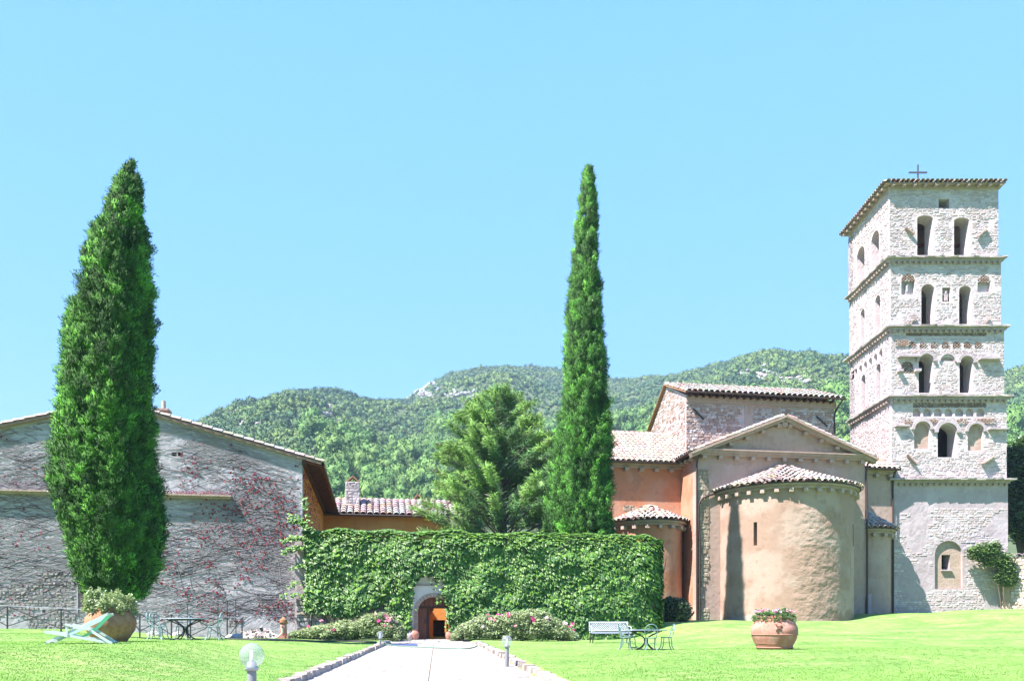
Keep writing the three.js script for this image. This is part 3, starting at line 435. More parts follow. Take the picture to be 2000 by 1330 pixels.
      SL.done(tw, 'ledge_slab', 'ledge_slabs'); mesh(tw, 'ledge_bed', M.greyplaster, span(xa - .30, xb + .27, yb2 - .115, yb2 - .03, -.3, s === 3 ? .53 : .35)); mesh(tw, 'string_course', M.greyplaster, span(xa - .10, xb + .1, ya, yb2 - .125, -.9, .12), span(xa - .10, xa + .5, ya, yb2 - .125, -DEP, -.901));
      const D = new Pieces(M.trim, [box(.15, .13, .2, 0, 0, .1)]); for (let i = 0; i < 20; i++) D.add(0, new THREE.Matrix4().makeTranslation(lerp(xa + .2, xb - .2, i / 19), ya - .1, .004), 1); for (let i = 0; i < 16; i++) D.add(0, basis(V(0, 0, 1), V(0, 1, 0), V(-1, 0, 0), V(xa - .004, ya - .1, -.3 - i * .42)), 1); D.done(tw, 'corbel', 'corbels');
    }
  });
  // hoods over openings, half-ring mouldings standing proud of the wall
  const hood = (x0, x1, yb, mat = M.greyplaster, w = .22, d = .14) => { const a = px(x0), b = px(x1), y = py(yb), ro = (b - a) / 2 + w, ri = (b - a) / 2 + .02, o = [], c = (a + b) / 2; for (let i = 0; i <= 14; i++) o.push([c + ro * Math.cos(Math.PI * i / 14), y + ro * Math.sin(Math.PI * i / 14)]); for (let i = 14; i >= 0; i--) o.push([c + ri * Math.cos(Math.PI * i / 14), y + ri * Math.sin(Math.PI * i / 14)]); return mesh(tw, 'arch_hood', mat, wall(o, [], d + .2, .0 + d)); };
  hood(1796, 1823, 706); hood(1876, 1901, 709); hood(1833, 1869, 845, M.greyplaster, .28); hood(1787, 1817, 839); hood(1892, 1921, 843); hood(1838, 1865, 706, M.greyplaster, .1, .08);
  mesh(tw, 'ledge', M.greyplaster, span(px(1753), px(1796), py(699), py(696), -.1, .34), span(px(1753), px(1762), py(727), py(723), -.1, .3), span(px(1786), px(1797), py(727), py(722), -.1, .3)); mesh(tw, 'ledge', M.greyplaster, span(px(1911), px(1952), py(704), py(700), -.1, .4)); mesh(tw, 'ledge', M.greyplaster, span(px(1748), px(1775), py(834), py(831), -.1, .3)); mesh(tw, 'ledge', M.greyplaster, span(px(1930), px(1966), py(840), py(837), -.1, .3));
  mesh(tw, 'niche_back', M.ochre2, wall(A(1787, 1817, 825, 876), [], .02, -.21), wall(A(1892, 1921, 828, 880), [], .02, -.21));
  mesh(tw, 'recess_plaster', M.trim, wall(A(1827, 1881, 1056, 1150), [R(1843, 1860, 1083, 1112)], .02, -.2)); mesh(tw, 'window_sill', M.greyplaster, span(px(1841), px(1862), py(1115), py(1112.5), -.25, -.02));
  // relief plaque
  { const p = mesh(tw, 'relief_plaque', M.ochre2, span(px(1844), px(1856), py(588), py(563), -.3, -.2)); mesh(p, 'relief_figure', M.greyplaster, span(px(1847), px(1853), py(586), py(575), -.19, -.06), span(px(1848.5), px(1851.5), py(573), py(567), -.19, -.07), span(px(1845), px(1855), py(575), py(573), -.19, -.1)); }
  { const p = mesh(tw, 'niche_statue', M.greyplaster, span(px(1771), px(1779), py(574), py(571), -.28, -.1), lathe([[0, 0], [.13, 0], [.09, .3], [.12, .55], [.06, .7], [0, .72]], 10).translate(px(1775), py(571), -.2)); void p; }
  // openwork brick bands and lattices
  lattice(px(1772), px(1927), py(656), py(650), -.15); lattice(px(1786), px(1927), py(796), py(787), -.15);
  lattice(px(1762), px(1788), py(549), py(535), -.15, A(1762, 1788, 534, 575, .5)); lattice(px(1911), px(1936), py(551), py(538), -.15, A(1911, 1936, 537, 570, .5)); lattice(px(1762), px(1785), py(728), py(706), -.15, A(1762, 1785, 706, 728, .3));
  for (const a of arches[2]) lattice(a[0][0], a[1][0], a[0][1], a[0][1] + .5, -.15, a);
  const brickRow = (x0, x1, y, n) => { for (let k = 0; k < n; k++) for (let x = px(x0); x < px(x1); x += .25) B.add(Math.floor(r() * 3), basis(V(.19, 0, 0), V(0, .055, 0), V(0, 0, .09), V(x + (k % 2) * .12, py(y) - k * .09, -.03)), .02); };
  brickRow(1770, 1784, 820, 4); brickRow(1820, 1830, 820, 3); brickRow(1872, 1892, 820, 4); brickRow(1912, 1945, 819, 4); brickRow(1752, 1775, 665, 5);
  B.done(tw, 'brick', 'bricks', 300);
  // slanting slates and iron ties
  const slate = (x0, y0, x1, y1, w) => { const a = V(px(x0), py(y0), .0), b = V(px(x1), py(y1), .0), n = V(-(b.y - a.y), b.x - a.x, 0).normalize(); void n; return mesh(tw, 'wall_tie', M.trim, bar(a.setZ(w / 2 + .02), b.setZ(w / 2 + .02), w, .07)); };
  slate(1768, 446, 1785, 460, .22); slate(1909, 465, 1927, 446, .26); slate(1771, 888, 1790, 908, .24); slate(1917, 907, 1941, 891, .32); slate(1776, 632, 1790, 621, .3); slate(1920, 633, 1935, 622, .24);
  // bells seen in the top openings
  const bell = (x) => { const b = mesh(tw, 'bell', std({ color: rgb(.25, .14, .08), metalness: .5, roughness: .5 }), lathe([[.0, .8], [.18, .78], [.24, .5], [.3, .25], [.42, 0], [.4, 0]], 20).translate(x, py(482), -1.9)); mesh(b, 'bell_beam', M.wood, span(x - .7, x + .7, py(482) + .85, py(482) + 1.05, -2, -1.8)); };
  bell(px(1812)); bell(px(1884));
  // roof
  const x0 = px(1738), x1 = px(1952), yE = py(365.5), o = .46, cx = (x0 + x1) / 2, cz = -DEP / 2;
  const e = [V(x0 - o, yE + .12, o), V(x1 + o * .6, yE + .12, o), V(x1 + o * .6, yE + .12, -DEP - o), V(x0 - o, yE + .12, -DEP - o)], ap = V(cx, yE + 1.1, cz);
  const rf = mesh(tw, 'tower_roof', M.tilebed, quads([[e[0], e[1], ap], [e[1], e[2], ap], [e[2], e[3], ap], [e[3], e[0], ap]]));
  mesh(tw, 'roof_soffit', M.trim, span(x0 - o + .04, x1 + o * .6 - .04, yE + .06, yE + .10, -DEP - o + .04, o - .04)); mesh(tw, 'eave_cornice', M.trim, span(x0 - .12, x1 + .1, yE - .1, yE + .058, -DEP, .14));
  const RT = new Pieces(M.tile, tileSet(311)); const W = x1 + o * .6 - x0 + o, tri = (w, l) => (x, y) => y > -.2 && Math.abs(x - w / 2) < w / 2 * (1 - y / l) + .1;
  tileField(RT, r, e[0].clone().add(V(0, .02, .04)), V(1, 0, 0), ap.clone().sub(e[0].clone().lerp(e[1], .5)).normalize(), W, 4.1, .33, .5, tri(W, 4.1), 1);
  const D2 = DEP + 2 * o; tileField(RT, r, e[3].clone().add(V(-.04, .02, 0)), V(0, 0, 1), ap.clone().sub(e[3].clone().lerp(e[0], .5)).normalize(), D2, 4.4, .33, .5, tri(D2, 4.4), .8);
  RT.done(rf, 'roof_tile', 'roof_tiles');
  const D = new Pieces(M.trim, [box(.17, .15, .34, 0, 0, .17)]); for (let i = 0; i < 11; i++) D.add(0, new THREE.Matrix4().makeTranslation(x0 + .1 + i * (x1 - x0 - .2) / 10, yE - .04, .142), 1); for (let i = 0; i < 11; i++) D.add(0, basis(V(0, 0, 1), V(0, 1, 0), V(-1, 0, 0), V(x0 - .122, yE - .04, -.2 - i * .66)), 1); D.done(tw, 'eave_corbel', 'eave_corbels');
  const c = V(T.at(1794, 340, -2.2)[0], 0, -2.2), cy = T.at(1794, 322, -2.2)[1], cb = T.at(1794, 352, -2.2)[1], cm = T.at(1794, 337, -2.2)[1];
  const metal = std({ color: rgb(.07, .08, .09), roughness: .6, metalness: .2 });
  mesh(tw, 'cross', metal, span(c.x - .04, c.x + .04, cb - .8, cy, c.z - .05, c.z + .05), span(c.x - .66, c.x - .041, cm - .045, cm + .045, c.z - .05, c.z + .05), span(c.x + .041, c.x + .66, cm - .045, cm + .045, c.z - .05, c.z + .05));
  mesh(tw, 'flood_lamp', M.iron, box(.45, .3, .35, px(1741) - .35, py(830), -6.6));
  S.done(tw, 'stone', 'facing_stones');
}
// ---------- long house on the left, its gable wall overgrown with bare creeper ----------
M.vinewall = plasterMat([.33, .325, .35], [.39, .385, .42], [.235, .215, .22], 43, .05, 1 / 6);
const H = new Frame(590, 40.6, 9.6);
let creeper;
{
  const ho = H.group('gabled_house'); tag(ho, 'long house whose wide gable wall is overgrown with bare creeper', 'house');
  const r = RNG(401), P = (x, y, z = 0) => H.at(x, y, z);
  const eR = P(613, 903), pk = P(225, 789), eL = [2 * pk[0] - eR[0], eR[1]], xr = 0, xl = 2 * pk[0], yAt = (x) => pk[1] - Math.abs(x - pk[0]) * (pk[1] - eR[1]) / (eR[0] - pk[0]);
  const HL = (x0, x1, y0, y1) => { const a = P(x0, y1), b = P(x1, y0); return rectPath(a[0], b[0], a[1], b[1]); };
  const holes = [HL(334, 344, 883, 891), HL(346, 357, 883, 891), HL(343, 350, 1116, 1123), HL(353, 360, 1116, 1123), HL(81, 88, 1191, 1198), HL(151, 182, 1145, 1197)];
  mesh(ho, 'gable_wall', M.vinewall, wall([[xl, 0], [xr, 0], [xr, yAt(xr)], pk, [xl, yAt(xl)]], holes, .7));
  mesh(ho, 'side_wall', M.houseplaster, span(-.7, -.002, 0, yAt(0) - .05, -22, -.701));
  mesh(ho, 'inner_wall', M.greyplaster, span(xl + .5, -.8, .2, 5, -1.3, -1.2));
  const door = P(166, 1170)[0]; mesh(ho, 'door', M.wood, span(P(151, 1170)[0], P(182, 1170)[0], P(166, 1197)[1], P(166, 1145)[1], -.55, -.45)); mesh(ho, 'door_frame', M.greyplaster, span(P(149.5, 1170)[0], P(151.5, 1170)[0], P(166, 1198)[1], P(166, 1144)[1], -.3, .05)); void door;
  // ledge across the gable; below it the wall stands a little forward
  const l0 = xl, l1 = P(450, 970), lower = 0;
  mesh(ho, 'string_course', M.trim, span(l0, l1[0] + .06, l1[1] - .05, l1[1] + .03, .003, .34), span(l0, l1[0], l1[1] - .14, l1[1] - .053, .003, .22));
  // roof with a verge of tiles
  const s = (pk[1] - eR[1]) / (eR[0] - pk[0]), ov = .95, up = .06;
  const side = (sg) => { const xe = sg > 0 ? xr + ov : xl - ov, ye = pk[1] - (Math.abs(xe - pk[0])) * s + up, q = [V(pk[0], pk[1] + up + .02, .22), V(xe, ye + .02, .22), V(xe, ye + .02, -22), V(pk[0], pk[1] + up + .02, -22)]; return sg > 0 ? q : [q[3], q[2], q[1], q[0]]; };
  const rf = mesh(ho, 'roof', M.tilebed, slab(side(1), .12), slab(side(-1), .12));
  const TP = new Pieces(M.tile, tileSet(403)); const sv = V(1, -s, 0).normalize(), len = (ov - pk[0]) / sv.x - .4;
  for (let i = 0; i < len / .5; i++) { const p = V(pk[0], pk[1] + up + .05, .1).addScaledVector(sv, i * .5), n = V(s, 1, 0).normalize(); TP.add(Math.floor(r() * 12), basis(V(0, 0, -.36), n.clone().multiplyScalar(.3), sv.clone().multiplyScalar(.58), p), 2); const p2 = p.clone().setX(2 * pk[0] - p.x), sv2 = V(-sv.x, sv.y, 0); TP.add(Math.floor(r() * 12), basis(V(0, 0, .36), V(-n.x, n.y, 0).multiplyScalar(.3), sv2.multiplyScalar(.58), p2), 1); }
  TP.done(rf, 'verge_tile', 'verge_tiles');
  const RF = new Pieces(M.darkwood, [box(1.0, .14, .12, -.5, 0, 0)]); for (let i = 0; i < 40; i++) RF.add(0, new THREE.Matrix4().makeTranslation(.92, yAt(0) - .32, -.3 - i * .55).multiply(new THREE.Matrix4().makeRotationZ(-Math.atan(s))), 1); RF.done(ho, 'rafter_end', 'rafters');
  mesh(ho, 'eave_beam', M.darkwood, span(-.02, .2, yAt(0) - .3, yAt(0) - .14, -21.5, .1)); mesh(ho, 'eave_gutter', M.gutter, tube([V(ov + .05, yAt(0) - ov * s - .02, .25), V(ov + .05, yAt(0) - ov * s - .02, -10), V(ov + .05, yAt(0) - ov * s - .02, -22)], .09, 6)); mesh(ho, 'soffit_board', M.wood, slab([V(.0, yAt(0) - .08, .1), V(ov, yAt(0) - ov * s - .08, .1), V(ov, yAt(0) - ov * s - .08, -22), V(.0, yAt(0) - .08, -22)], .03));
  { const c = P(318, 800, -2), top = P(318, 783, -2)[1], b = c[1] - 1; const ck = mesh(ho, 'chimney', M.ochre2, span(c[0] - .2, c[0] + .24, b, P(318, 803, -2)[1], -2.3, -1.8)); mesh(ck, 'chimney_cap', M.trim, span(c[0] - .28, c[0] + .32, P(318, 804, -2)[1], P(318, 800, -2)[1], -2.4, -1.7), lathe([[.11, 0], [.1, top - P(318, 800, -2)[1]], [0, top - P(318, 800, -2)[1]]], 10).translate(c[0], P(318, 800, -2)[1], -2.05)); }
  // rough rubble at the wall foot and where the door stands
  const S = new Pieces(M.stone, stoneSet(405, [[.26, .24, .25], [.31, .29, .30], [.21, .19, .195], [.27, .235, .22]], .3));
  const a0 = P(-60, 1230), a1 = P(148, 1118); courses(S, r, a0[0], a1[0], .9, a1[1], [.09, .18], [.12, .38], .04, (x, y) => fbm(x * .6, y * .8, 0, 3, 12) > .56 || near2(holes, x, y), (x, y) => basis(V(1, 0, 0), V(0, 1, 0), V(0, 0, 1), V(x, y, -.01)), 1);
  const b0 = P(230, 1240), b1 = P(592, 1175); courses(S, r, b0[0], b1[0], .55, b1[1], [.09, .17], [.12, .35], .04, (x, y) => fbm(x * .6, y * .8, 0, 3, 14) > .45 || near2(holes, x, y), (x, y) => basis(V(1, 0, 0), V(0, 1, 0), V(0, 0, 1), V(x, y, -.01)), .9);
  S.done(ho, 'stone', 'rubble_stones');
  function near2(hs, x, y) { return hs.some((h) => x > h[0][0] - .1 && x < h[1][0] + .1 && y > h[0][1] - .1 && y < h[2][1] + .1); }

  // ---- the bare creeper: thin stems running sideways over the plaster, red leaves left on it
  creeper = H.group('wall_creeper'); tag(creeper, 'leafless creeper with scattered red leaves spread over the grey gable wall', 'climbing plant');
  const STEM = [];
  const strand = (x, y, n, dx, slope, wob, rad) => { const pts = []; let sl = slope; for (let i = 0; i <= n; i++) { pts.push([x, y]); sl += (r() - .5) * wob; sl = lerp(sl, slope, .2); x += dx; y += sl * Math.abs(dx); if (y > yAt(x) - .12 || x > -.05 || y < .6) break; } if (pts.length < 3) return; STEM.push([pts, rad]); };
  const area = (u) => lerp(P(-40, 900)[0], -.1, u);
  for (let i = 0; i < 5200; i++) { const x = area(Math.pow(r(), .9)), yM = yAt(x), y = lerp(1.5, yM, Math.pow(r(), .8)); const left = r() < .82 ? -1 : 1; if (fbm(x * .35, y * .5, 0, 3, 21) < .34) continue; strand(x, y, 4 + (r() * 9 | 0), left * (.11 + r() * .1), (r() - .5) * .75 + (x > P(470, 900)[0] ? .22 : .05) * (left < 0 ? 1 : -1), .5, .004 + .006 * r() * r()); }
  for (let i = 0; i < 9; i++) { const x = area(.3 + .7 * r()), y = 1.2 + r() * 2; const pts = []; let xx = x, yy = y; const lean = -.15 - r() * .5; for (let k = 0; k < 14; k++) { pts.push([xx, yy]); xx += lean * .35 + (r() - .5) * .12; yy += .4; if (yy > yAt(xx) - .2 || xx > -.1) break; } if (pts.length > 3) STEM.push([pts, .012]); }
  const pos = [], nor = [];
  for (const [pts, rad] of STEM) { const zz = .006 + r() * .016; for (let i = 0; i < pts.length - 1; i++) { const a = pts[i], b = pts[i + 1], L = Math.hypot(b[0] - a[0], b[1] - a[1]), nx = -(b[1] - a[1]) / L * rad, ny = (b[0] - a[0]) / L * rad, lo = a[1] < l1[1] - .1 && a[0] < l1[0] && a[1] > l1[1] - 1.1 ? lower : 0, z = zz + lo; const c = [[a[0] - nx, a[1] - ny, z], [b[0] - nx, b[1] - ny, z], [b[0], b[1], z + rad * 1.3], [a[0], a[1], z + rad * 1.3], [a[0] + nx, a[1] + ny, z], [b[0] + nx, b[1] + ny, z]]; for (const t of [[0, 1, 2], [0, 2, 3], [3, 2, 5], [3, 5, 4]]) for (const k of t) pos.push(...c[k]); } }
  void nor; const sg = new THREE.BufferGeometry(); sg.setAttribute('position', new THREE.Float32BufferAttribute(pos, 3)); const sm = mesh(creeper, 'stems', std({ color: rgb(.29, .265, .29), roughness: 1 }), boxUV(sg)); sm.userData.kind = 'stuff';
  const dark = [], dk = []; for (let i = 0; i < 1700; i++) { const x = area(r()), y = lerp(1.5, yAt(x), r()); if (fbm(x * .5, y * .6, 0, 3, 33) < .46) continue; const n = 3 + (r() * 6 | 0); let xx = x, yy = y, sl = (r() - .5) * 1.2; for (let k = 0; k < n; k++) { const x2 = xx - .14, y2 = yy + sl * .14; if (y2 > yAt(x2) - .15) break; const w = .006 + r() * .006; dk.push([V(xx, yy - w, .02), V(xx, yy + w, .03), V(x2, y2 + w, .03), V(x2, y2 - w, .02)]); xx = x2; yy = y2; sl += (r() - .5) * .3; } } void dark;
  const dm = mesh(creeper, 'twigs', std({ color: rgb(.10, .06, .065), roughness: 1 }), quads(dk)); dm.userData.kind = 'stuff';
  // red leaves
  const LP = new Pieces(M.stone, [[.20, .022, .045], [.14, .018, .03], [.24, .06, .05], [.20, .04, .08]].map((c) => tint(quads([[V(-.5, 0, 0), V(0, -.6, .25), V(0, .45, .1)], [V(0, -.6, .25), V(.5, 0, 0), V(0, .45, .1)]]), c)));
  for (let i = 0; i < 12000; i++) { const x = area(r()), y = lerp(1.3, yAt(x) - .2, r()); const pxr = (x - P(300, 900)[0]) / (0 - P(300, 900)[0]); let den = pxr > 0 ? .09 + .10 * clamp(pxr, 0, 1) : .02; den *= sstep(fbm(x * 1.1, y * 1.1, 0, 3, 41), .38, .66); den *= y < 3.2 || y > 1.5 ? 1 : .5; if (y > yAt(x) - 1.4) den *= .35; if (r() > den * 2.6) continue; const sz = .06 + r() * .08; LP.add(Math.floor(r() * 4), TRS(V(x, y, .03 + r() * .03), new THREE.Quaternion().setFromEuler(new THREE.Euler(.3 * r(), (r() - .5), (r() - .5) * 2.4)), sz), sz); }
  // leaves on the ledge, hanging over the soffit end
  for (let i = 0; i < 120; i++) { const x = lerp(P(240, 960)[0], l1[0], r()); LP.add(Math.floor(r() * 4), TRS(V(x, l1[1] + .05 + r() * .1, .12 + r() * .2), new THREE.Quaternion().setFromEuler(new THREE.Euler(-.8, r(), r() * 3)), .09), .05); }
  for (let i = 0; i < 700; i++) { const z = -Math.pow(r(), 1.5) * 12, y = yAt(0) - .35 - r() * (2.8 - z * .25); LP.add(Math.floor(r() * 4), TRS(V(.03 + r() * .08, y, z), new THREE.Quaternion().setFromEuler(new THREE.Euler(0, 1.57, (r() - .5) * 2)), .10 + r() * .08), .06); }
  LP.done(creeper, 'leaf', 'leaves');
}
// ---------- orange house behind, with pantile roof and chimneys ----------
{
  const A = new Frame(662, 58, 9.6), ho = A.group('orange_house'); tag(ho, 'low orange house with pantile roof and stone chimney behind the ivy wall', 'house');
  const r = RNG(501), e = A.at(664, 1006), W = A.at(905, 1015)[0], yE = e[1], rd = A.at(700, 977, -3)[1], v = V(0, rd - yE, -3.4).normalize(), L = Math.hypot(rd - yE, 3.4);
  mesh(ho, 'wall', M.houseplaster, span(-4, W, 0, yE - .05, -4, 0));
  const rf = mesh(ho, 'roof', M.tilebed, slab([V(-4, yE, .4), V(W, yE, .4), V(W, rd, -3), V(-4, rd, -3)], .08), slab([V(-4, rd, -3), V(W, rd, -3), V(W, yE, -6.6), V(-4, yE, -6.6)], .08));
  const TP = new Pieces(M.tile, tileSet(503)); tileField(TP, r, V(-.4, yE + .02, .43), V(1, 0, 0), v, W + .4, L, .47, .55, null, 1); TP.done(rf, 'roof_tile', 'roof_tiles');
  mesh(ho, 'ridge_tiles', M.trim, bar(V(-.4, rd + .05, -3), V(W, rd + .05, -3), .3, .2)); mesh(ho, 'gutter', M.gutter, tube([V(-.4, yE - .03, .5), V(W / 2, yE - .03, .5), V(W, yE - .03, .5)], .09, 4));
  const c0 = A.at(675, 995, -1.2), c1 = A.at(701.5, 995, -1.2), ct = A.at(690, 941, -1.2)[1], cp = A.at(690, 929, -1.2)[1], m = (c0[0] + c1[0]) / 2, zc = -1.2;
  const ck = mesh(ho, 'chimney', M.mortar, span(c0[0], c1[0], yE, ct, zc - .9, zc)); const S = new Pieces(M.stone, stoneSet(505, [[.44, .42, .42], [.52, .50, .50], [.36, .33, .32]], .2));
  courses(S, r, c0[0], c1[0], c0[1] + .05, ct, [.15, .24], [.2, .5], .05, null, (x, y) => basis(V(1, 0, 0), V(0, 1, 0), V(0, 0, 1), V(x, y, zc - .01)), 1); courses(S, r, -.9, 0, c0[1], ct, [.15, .24], [.2, .5], .05, null, (z, y) => basis(V(0, 0, 1), V(0, 1, 0), V(-1, 0, 0), V(c0[0] + .01, y, zc + z)), .5); S.done(ck, 'stone', 'stones');
  mesh(ck, 'chimney_base', M.trim, span(c0[0] - .04, c1[0] + .04, yE, c0[1] + .04, zc - .95, zc + .06));
  const cap = (p, m2, y0, y1, w, z) => mesh(p, 'tile_cap', M.terraold, bar(V(m2 - w, y0, z), V(m2 + .03, y1, z), .8, .09), bar(V(m2 + w, y0, z), V(m2 + .001, y1 - .01, z), .8, .09)); cap(ck, m, ct + .03, cp, .42, zc - .45);
  const k2 = A.at(815, 972, -3.6); const ck2 = mesh(ho, 'chimney', M.ochre2, span(k2[0] - .35, k2[0] + .35, rd - .8, rd + .1, -4, -3.3)); cap(ck2, k2[0], rd + .12, A.at(815, 966, -3.6)[1], .42, -3.65);
}
// ---------- garden wall with the arched gate ----------
const G = new Frame(847, 41, 9.1);
const WTOP = 5.75;
{
  const gw = G.group('garden_wall'); tag(gw, 'high stone garden wall buried in ivy, pierced by an arched gateway', 'wall');
  const r = RNG(601), P = (x, y, z = 0) => G.at(x, y, z), xl = P(575, 1100)[0], xr = P(1278, 1100)[0];
  const g0 = P(816, 1200)[0], g1 = P(879, 1200)[0], gt = P(848, 1166)[1], gb = P(848, 1250)[1], arch = archPath(g0, g1, 0, gt, .72);
  const n0 = P(812, 1122)[0], n1 = P(853, 1122)[0], nb = P(830, 1143)[1], nt = P(830, 1119)[1], niche = rectPath(n0, n1, nb, nt);
  mesh(gw, 'wall', M.greyplaster, wall(rectPath(xl, xr, 0, WTOP - .25), [arch], .6, -.04));
  // plastered surround of the gate
  const s0 = P(792, 1200)[0], s1 = P(886, 1200)[0], st = P(830, 1112)[1];
  mesh(gw, 'gate_surround', M.whiteplaster, wall(rectPath(s0, s1, 0, st), [arch, niche], .25, .06));
  mesh(gw, 'niche_back', M.whiteplaster, span(n0 - .1, n1 + .1, nb - .1, nt + .1, -.036, -.03)); mesh(gw, 'niche_sill', M.ochre2, span(n0 - .03, n1 + .05, nb - .035, nb + .005, .0, .085));
  const ring = [[], []]; for (let i = 0; i <= 16; i++) { const a = Math.PI * i / 16, c = (g0 + g1) / 2, R = (g1 - g0) / 2; ring[0].push([c + (R + .2) * Math.cos(a), gt - .72 + .92 * Math.sin(a)]); ring[1].unshift([c + R * Math.cos(a), gt - .72 + .72 * Math.sin(a)]); }
  // voussoirs of the door arch, each a stone
  const VS = []; for (let i = 0; i < 15; i++) { const c = (g0 + g1) / 2, R = (g1 - g0) / 2, e = .012, p = (a, k) => [c + (R + k) * Math.cos(a), gt - .72 + (.72 + k) * Math.sin(a)], a0 = Math.PI * i / 15 + e, a1 = Math.PI * (i + 1) / 15 - e; VS.push(wall([p(a0, 0), p(a0, .2), p(a1, .2), p(a1, 0)], [], .3, .085)); }
  VS.forEach((g) => mesh(gw, 'arch_stone', M.ochre2, g)); for (const [a, b] of [[g0 - .2, g0], [g1, g1 + .2]]) for (let y = .2; y < gt - .75; y += .38) mesh(gw, 'jamb_stone', M.ochre2, span(a, b, y, Math.min(y + .37, gt - .74), -.2, .085));
  // passage behind the gate: unseen vault added for shade, orange walls, dark doorway at its end
  const w0 = g0 - .25, w1 = g1 + .9, pz = -6;
  mesh(gw, 'court_floor', M.gravel, span(w0, w1, gb - .1, gb + .01, pz, -.1)); mesh(gw, 'court_wall', M.houseplaster, span(w0 - .2, w0, gb - .1, 4.2, pz, -.641), span(w1, w1 + .2, gb - .1, 4.2, pz, -.641)); mesh(gw, 'added_vault', M.whiteplaster, span(w0, w1, 3.31, 3.5, -3.4, -.641));  // vault is out of view, added to keep the passage dim
  const d0 = P(846, 1200, pz)[0], d1 = P(869, 1200, pz)[0], dt = P(855, 1211, pz)[1];
  mesh(gw, 'court_end_wall', M.houseplaster, wall(rectPath(w0, w1, -.5, 3.3), [rectPath(d0, d1, 0, dt)], .3, pz)); mesh(gw, 'inner_room', M.houseplaster, span(d0 - 1.5, d1 + 1.5, 0, 3, pz - 3.4, pz - 3.2), span(d0 - 1.5, d1 + 1.5, 2.7, 3, pz - 3.199, pz - .301), span(d0 - 1.8, d0 - 1.501, 0, 3, pz - 3.4, pz - .301), span(d1 + 1.501, d1 + 1.8, 0, 3, pz - 3.4, pz - .301));
  const ar = P(838, 1200, -4)[0]; mesh(gw, 'inner_arch', M.houseplaster, wall(rectPath(w0, w1, -.5, 3.3), [archPath(ar, w1 - .3, 0, P(850, 1184, -4)[1], .8)], .3, -4));
  // door: transom, fixed panel above it, left leaf with planks, lock
  const tr = P(848, 1186)[1]; mesh(gw, 'transom', M.darkwood, span(g0 + .02, g1 - .02, tr - .05, tr + .05, -.45, -.3));
  const fan = archPath(g0 + .01, g1 - .01, tr + .05, gt - .005, Math.min(.7, gt - tr - .07)); mesh(gw, 'door_lunette', M.wood, wall(fan, [], .05, -.34)); for (let i = 0; i < 7; i++) mesh(gw, 'lunette_batten', M.darkwood, span(g0 + .12 + i * .22, g0 + .15 + i * .22, tr + .05, tr + .12 + Math.sin(Math.PI * (i + .7) / 7.5) * .36, -.339, -.315));
  const leafW = P(834, 1200)[0] - g0, dl = new THREE.Group(); dl.name = 'door_leaf'; gw.add(dl); for (let i = 0; i < 3; i++) mesh(dl, 'plank', M.wood, span(g0 + .02 + i * leafW / 3, g0 + .01 + (i + .96) * leafW / 3, gb + .02, tr - .052, -.42, -.36 - .01 * (i % 2))); mesh(dl, 'lock', M.iron, span(g0 + leafW - .1, g0 + leafW - .02, (gb + tr) / 2, (gb + tr) / 2 + .22, -.36, -.3)); mesh(dl, 'edge_post', M.darkwood, span(g0 + leafW - .01, g0 + leafW + .05, gb + .02, tr - .052, -.45, -.34));
  const l2 = new THREE.Group(); l2.name = 'door_leaf'; gw.add(l2); mesh(l2, 'plank', M.wood, span(g1 - .1, g1 - .04, gb + .02, tr - .052, -1.1, -.46)); mesh(l2, 'plank', M.wood, span(g0 + leafW + .1, g0 + leafW + .16, gb + .02, tr - .052, -1.0, -.5));
  // bare stones left uncovered by ivy
  const S = new Pieces(M.stone, stoneSet(605, [[.30, .29, .29], [.37, .355, .34], [.25, .24, .245], [.38, .33, .27]], .14)); const b0 = P(578, 1250), b1 = P(776, 1168);
  courses(S, r, b0[0], b1[0], .3, b1[1], [.13, .3], [.22, .62], .09, null, (x, y) => basis(V(1, 0, 0), V(0, 1, 0), V(0, 0, 1), V(x, y, -.05)), 1); S.done(gw, 'stone', 'stones');
  mesh(gw, 'buttress', M.greyplaster, span(P(771, 1240)[0], P(783, 1240)[0], 0, P(775, 1225)[1], -.05, .45)); mesh(gw, 'threshold', M.greyplaster, span(g0 - .5, g1 + .5, gb - .25, gb + .01, -.4, .5));
}
// ---------- garden wall running forward on the far right ----------
{
  const B = new Frame(1958, 56.8, -38), w = B.group('boundary_wall'); tag(w, 'sunlit rough stone wall with tiled top right of the bell tower', 'wall');
  const r = RNG(651), yT = B.at(1962, 1088)[1], L = 7; mesh(w, 'wall', M.mortar, span(0, L, 0, yT, -.5, 0));
  const S = new Pieces(M.stone, stoneSet(653, [[.50, .43, .37], [.56, .51, .46], [.42, .33, .27]], .2)); courses(S, r, 0, L, 2, yT, [.14, .3], [.2, .6], .08, null, (x, y) => basis(V(1, 0, 0), V(0, 1, 0), V(0, 0, 1), V(x, y, -.01)), 1); S.done(w, 'stone', 'stones');
  const TP = new Pieces(M.tile, tileSet(655)); for (let i = 0; i < 17; i++) TP.add(Math.floor(r() * 12), basis(V(.4, 0, 0), V(0, .33, 0), V(0, -.12, .8), V(.2 + i * .41, yT + .09, -.6)), 1); TP.done(w, 'coping_tile', 'tiles'); mesh(w, 'gate_post', M.trim, span(.1, .5, 1, yT - 2.0, .0, .12));
}
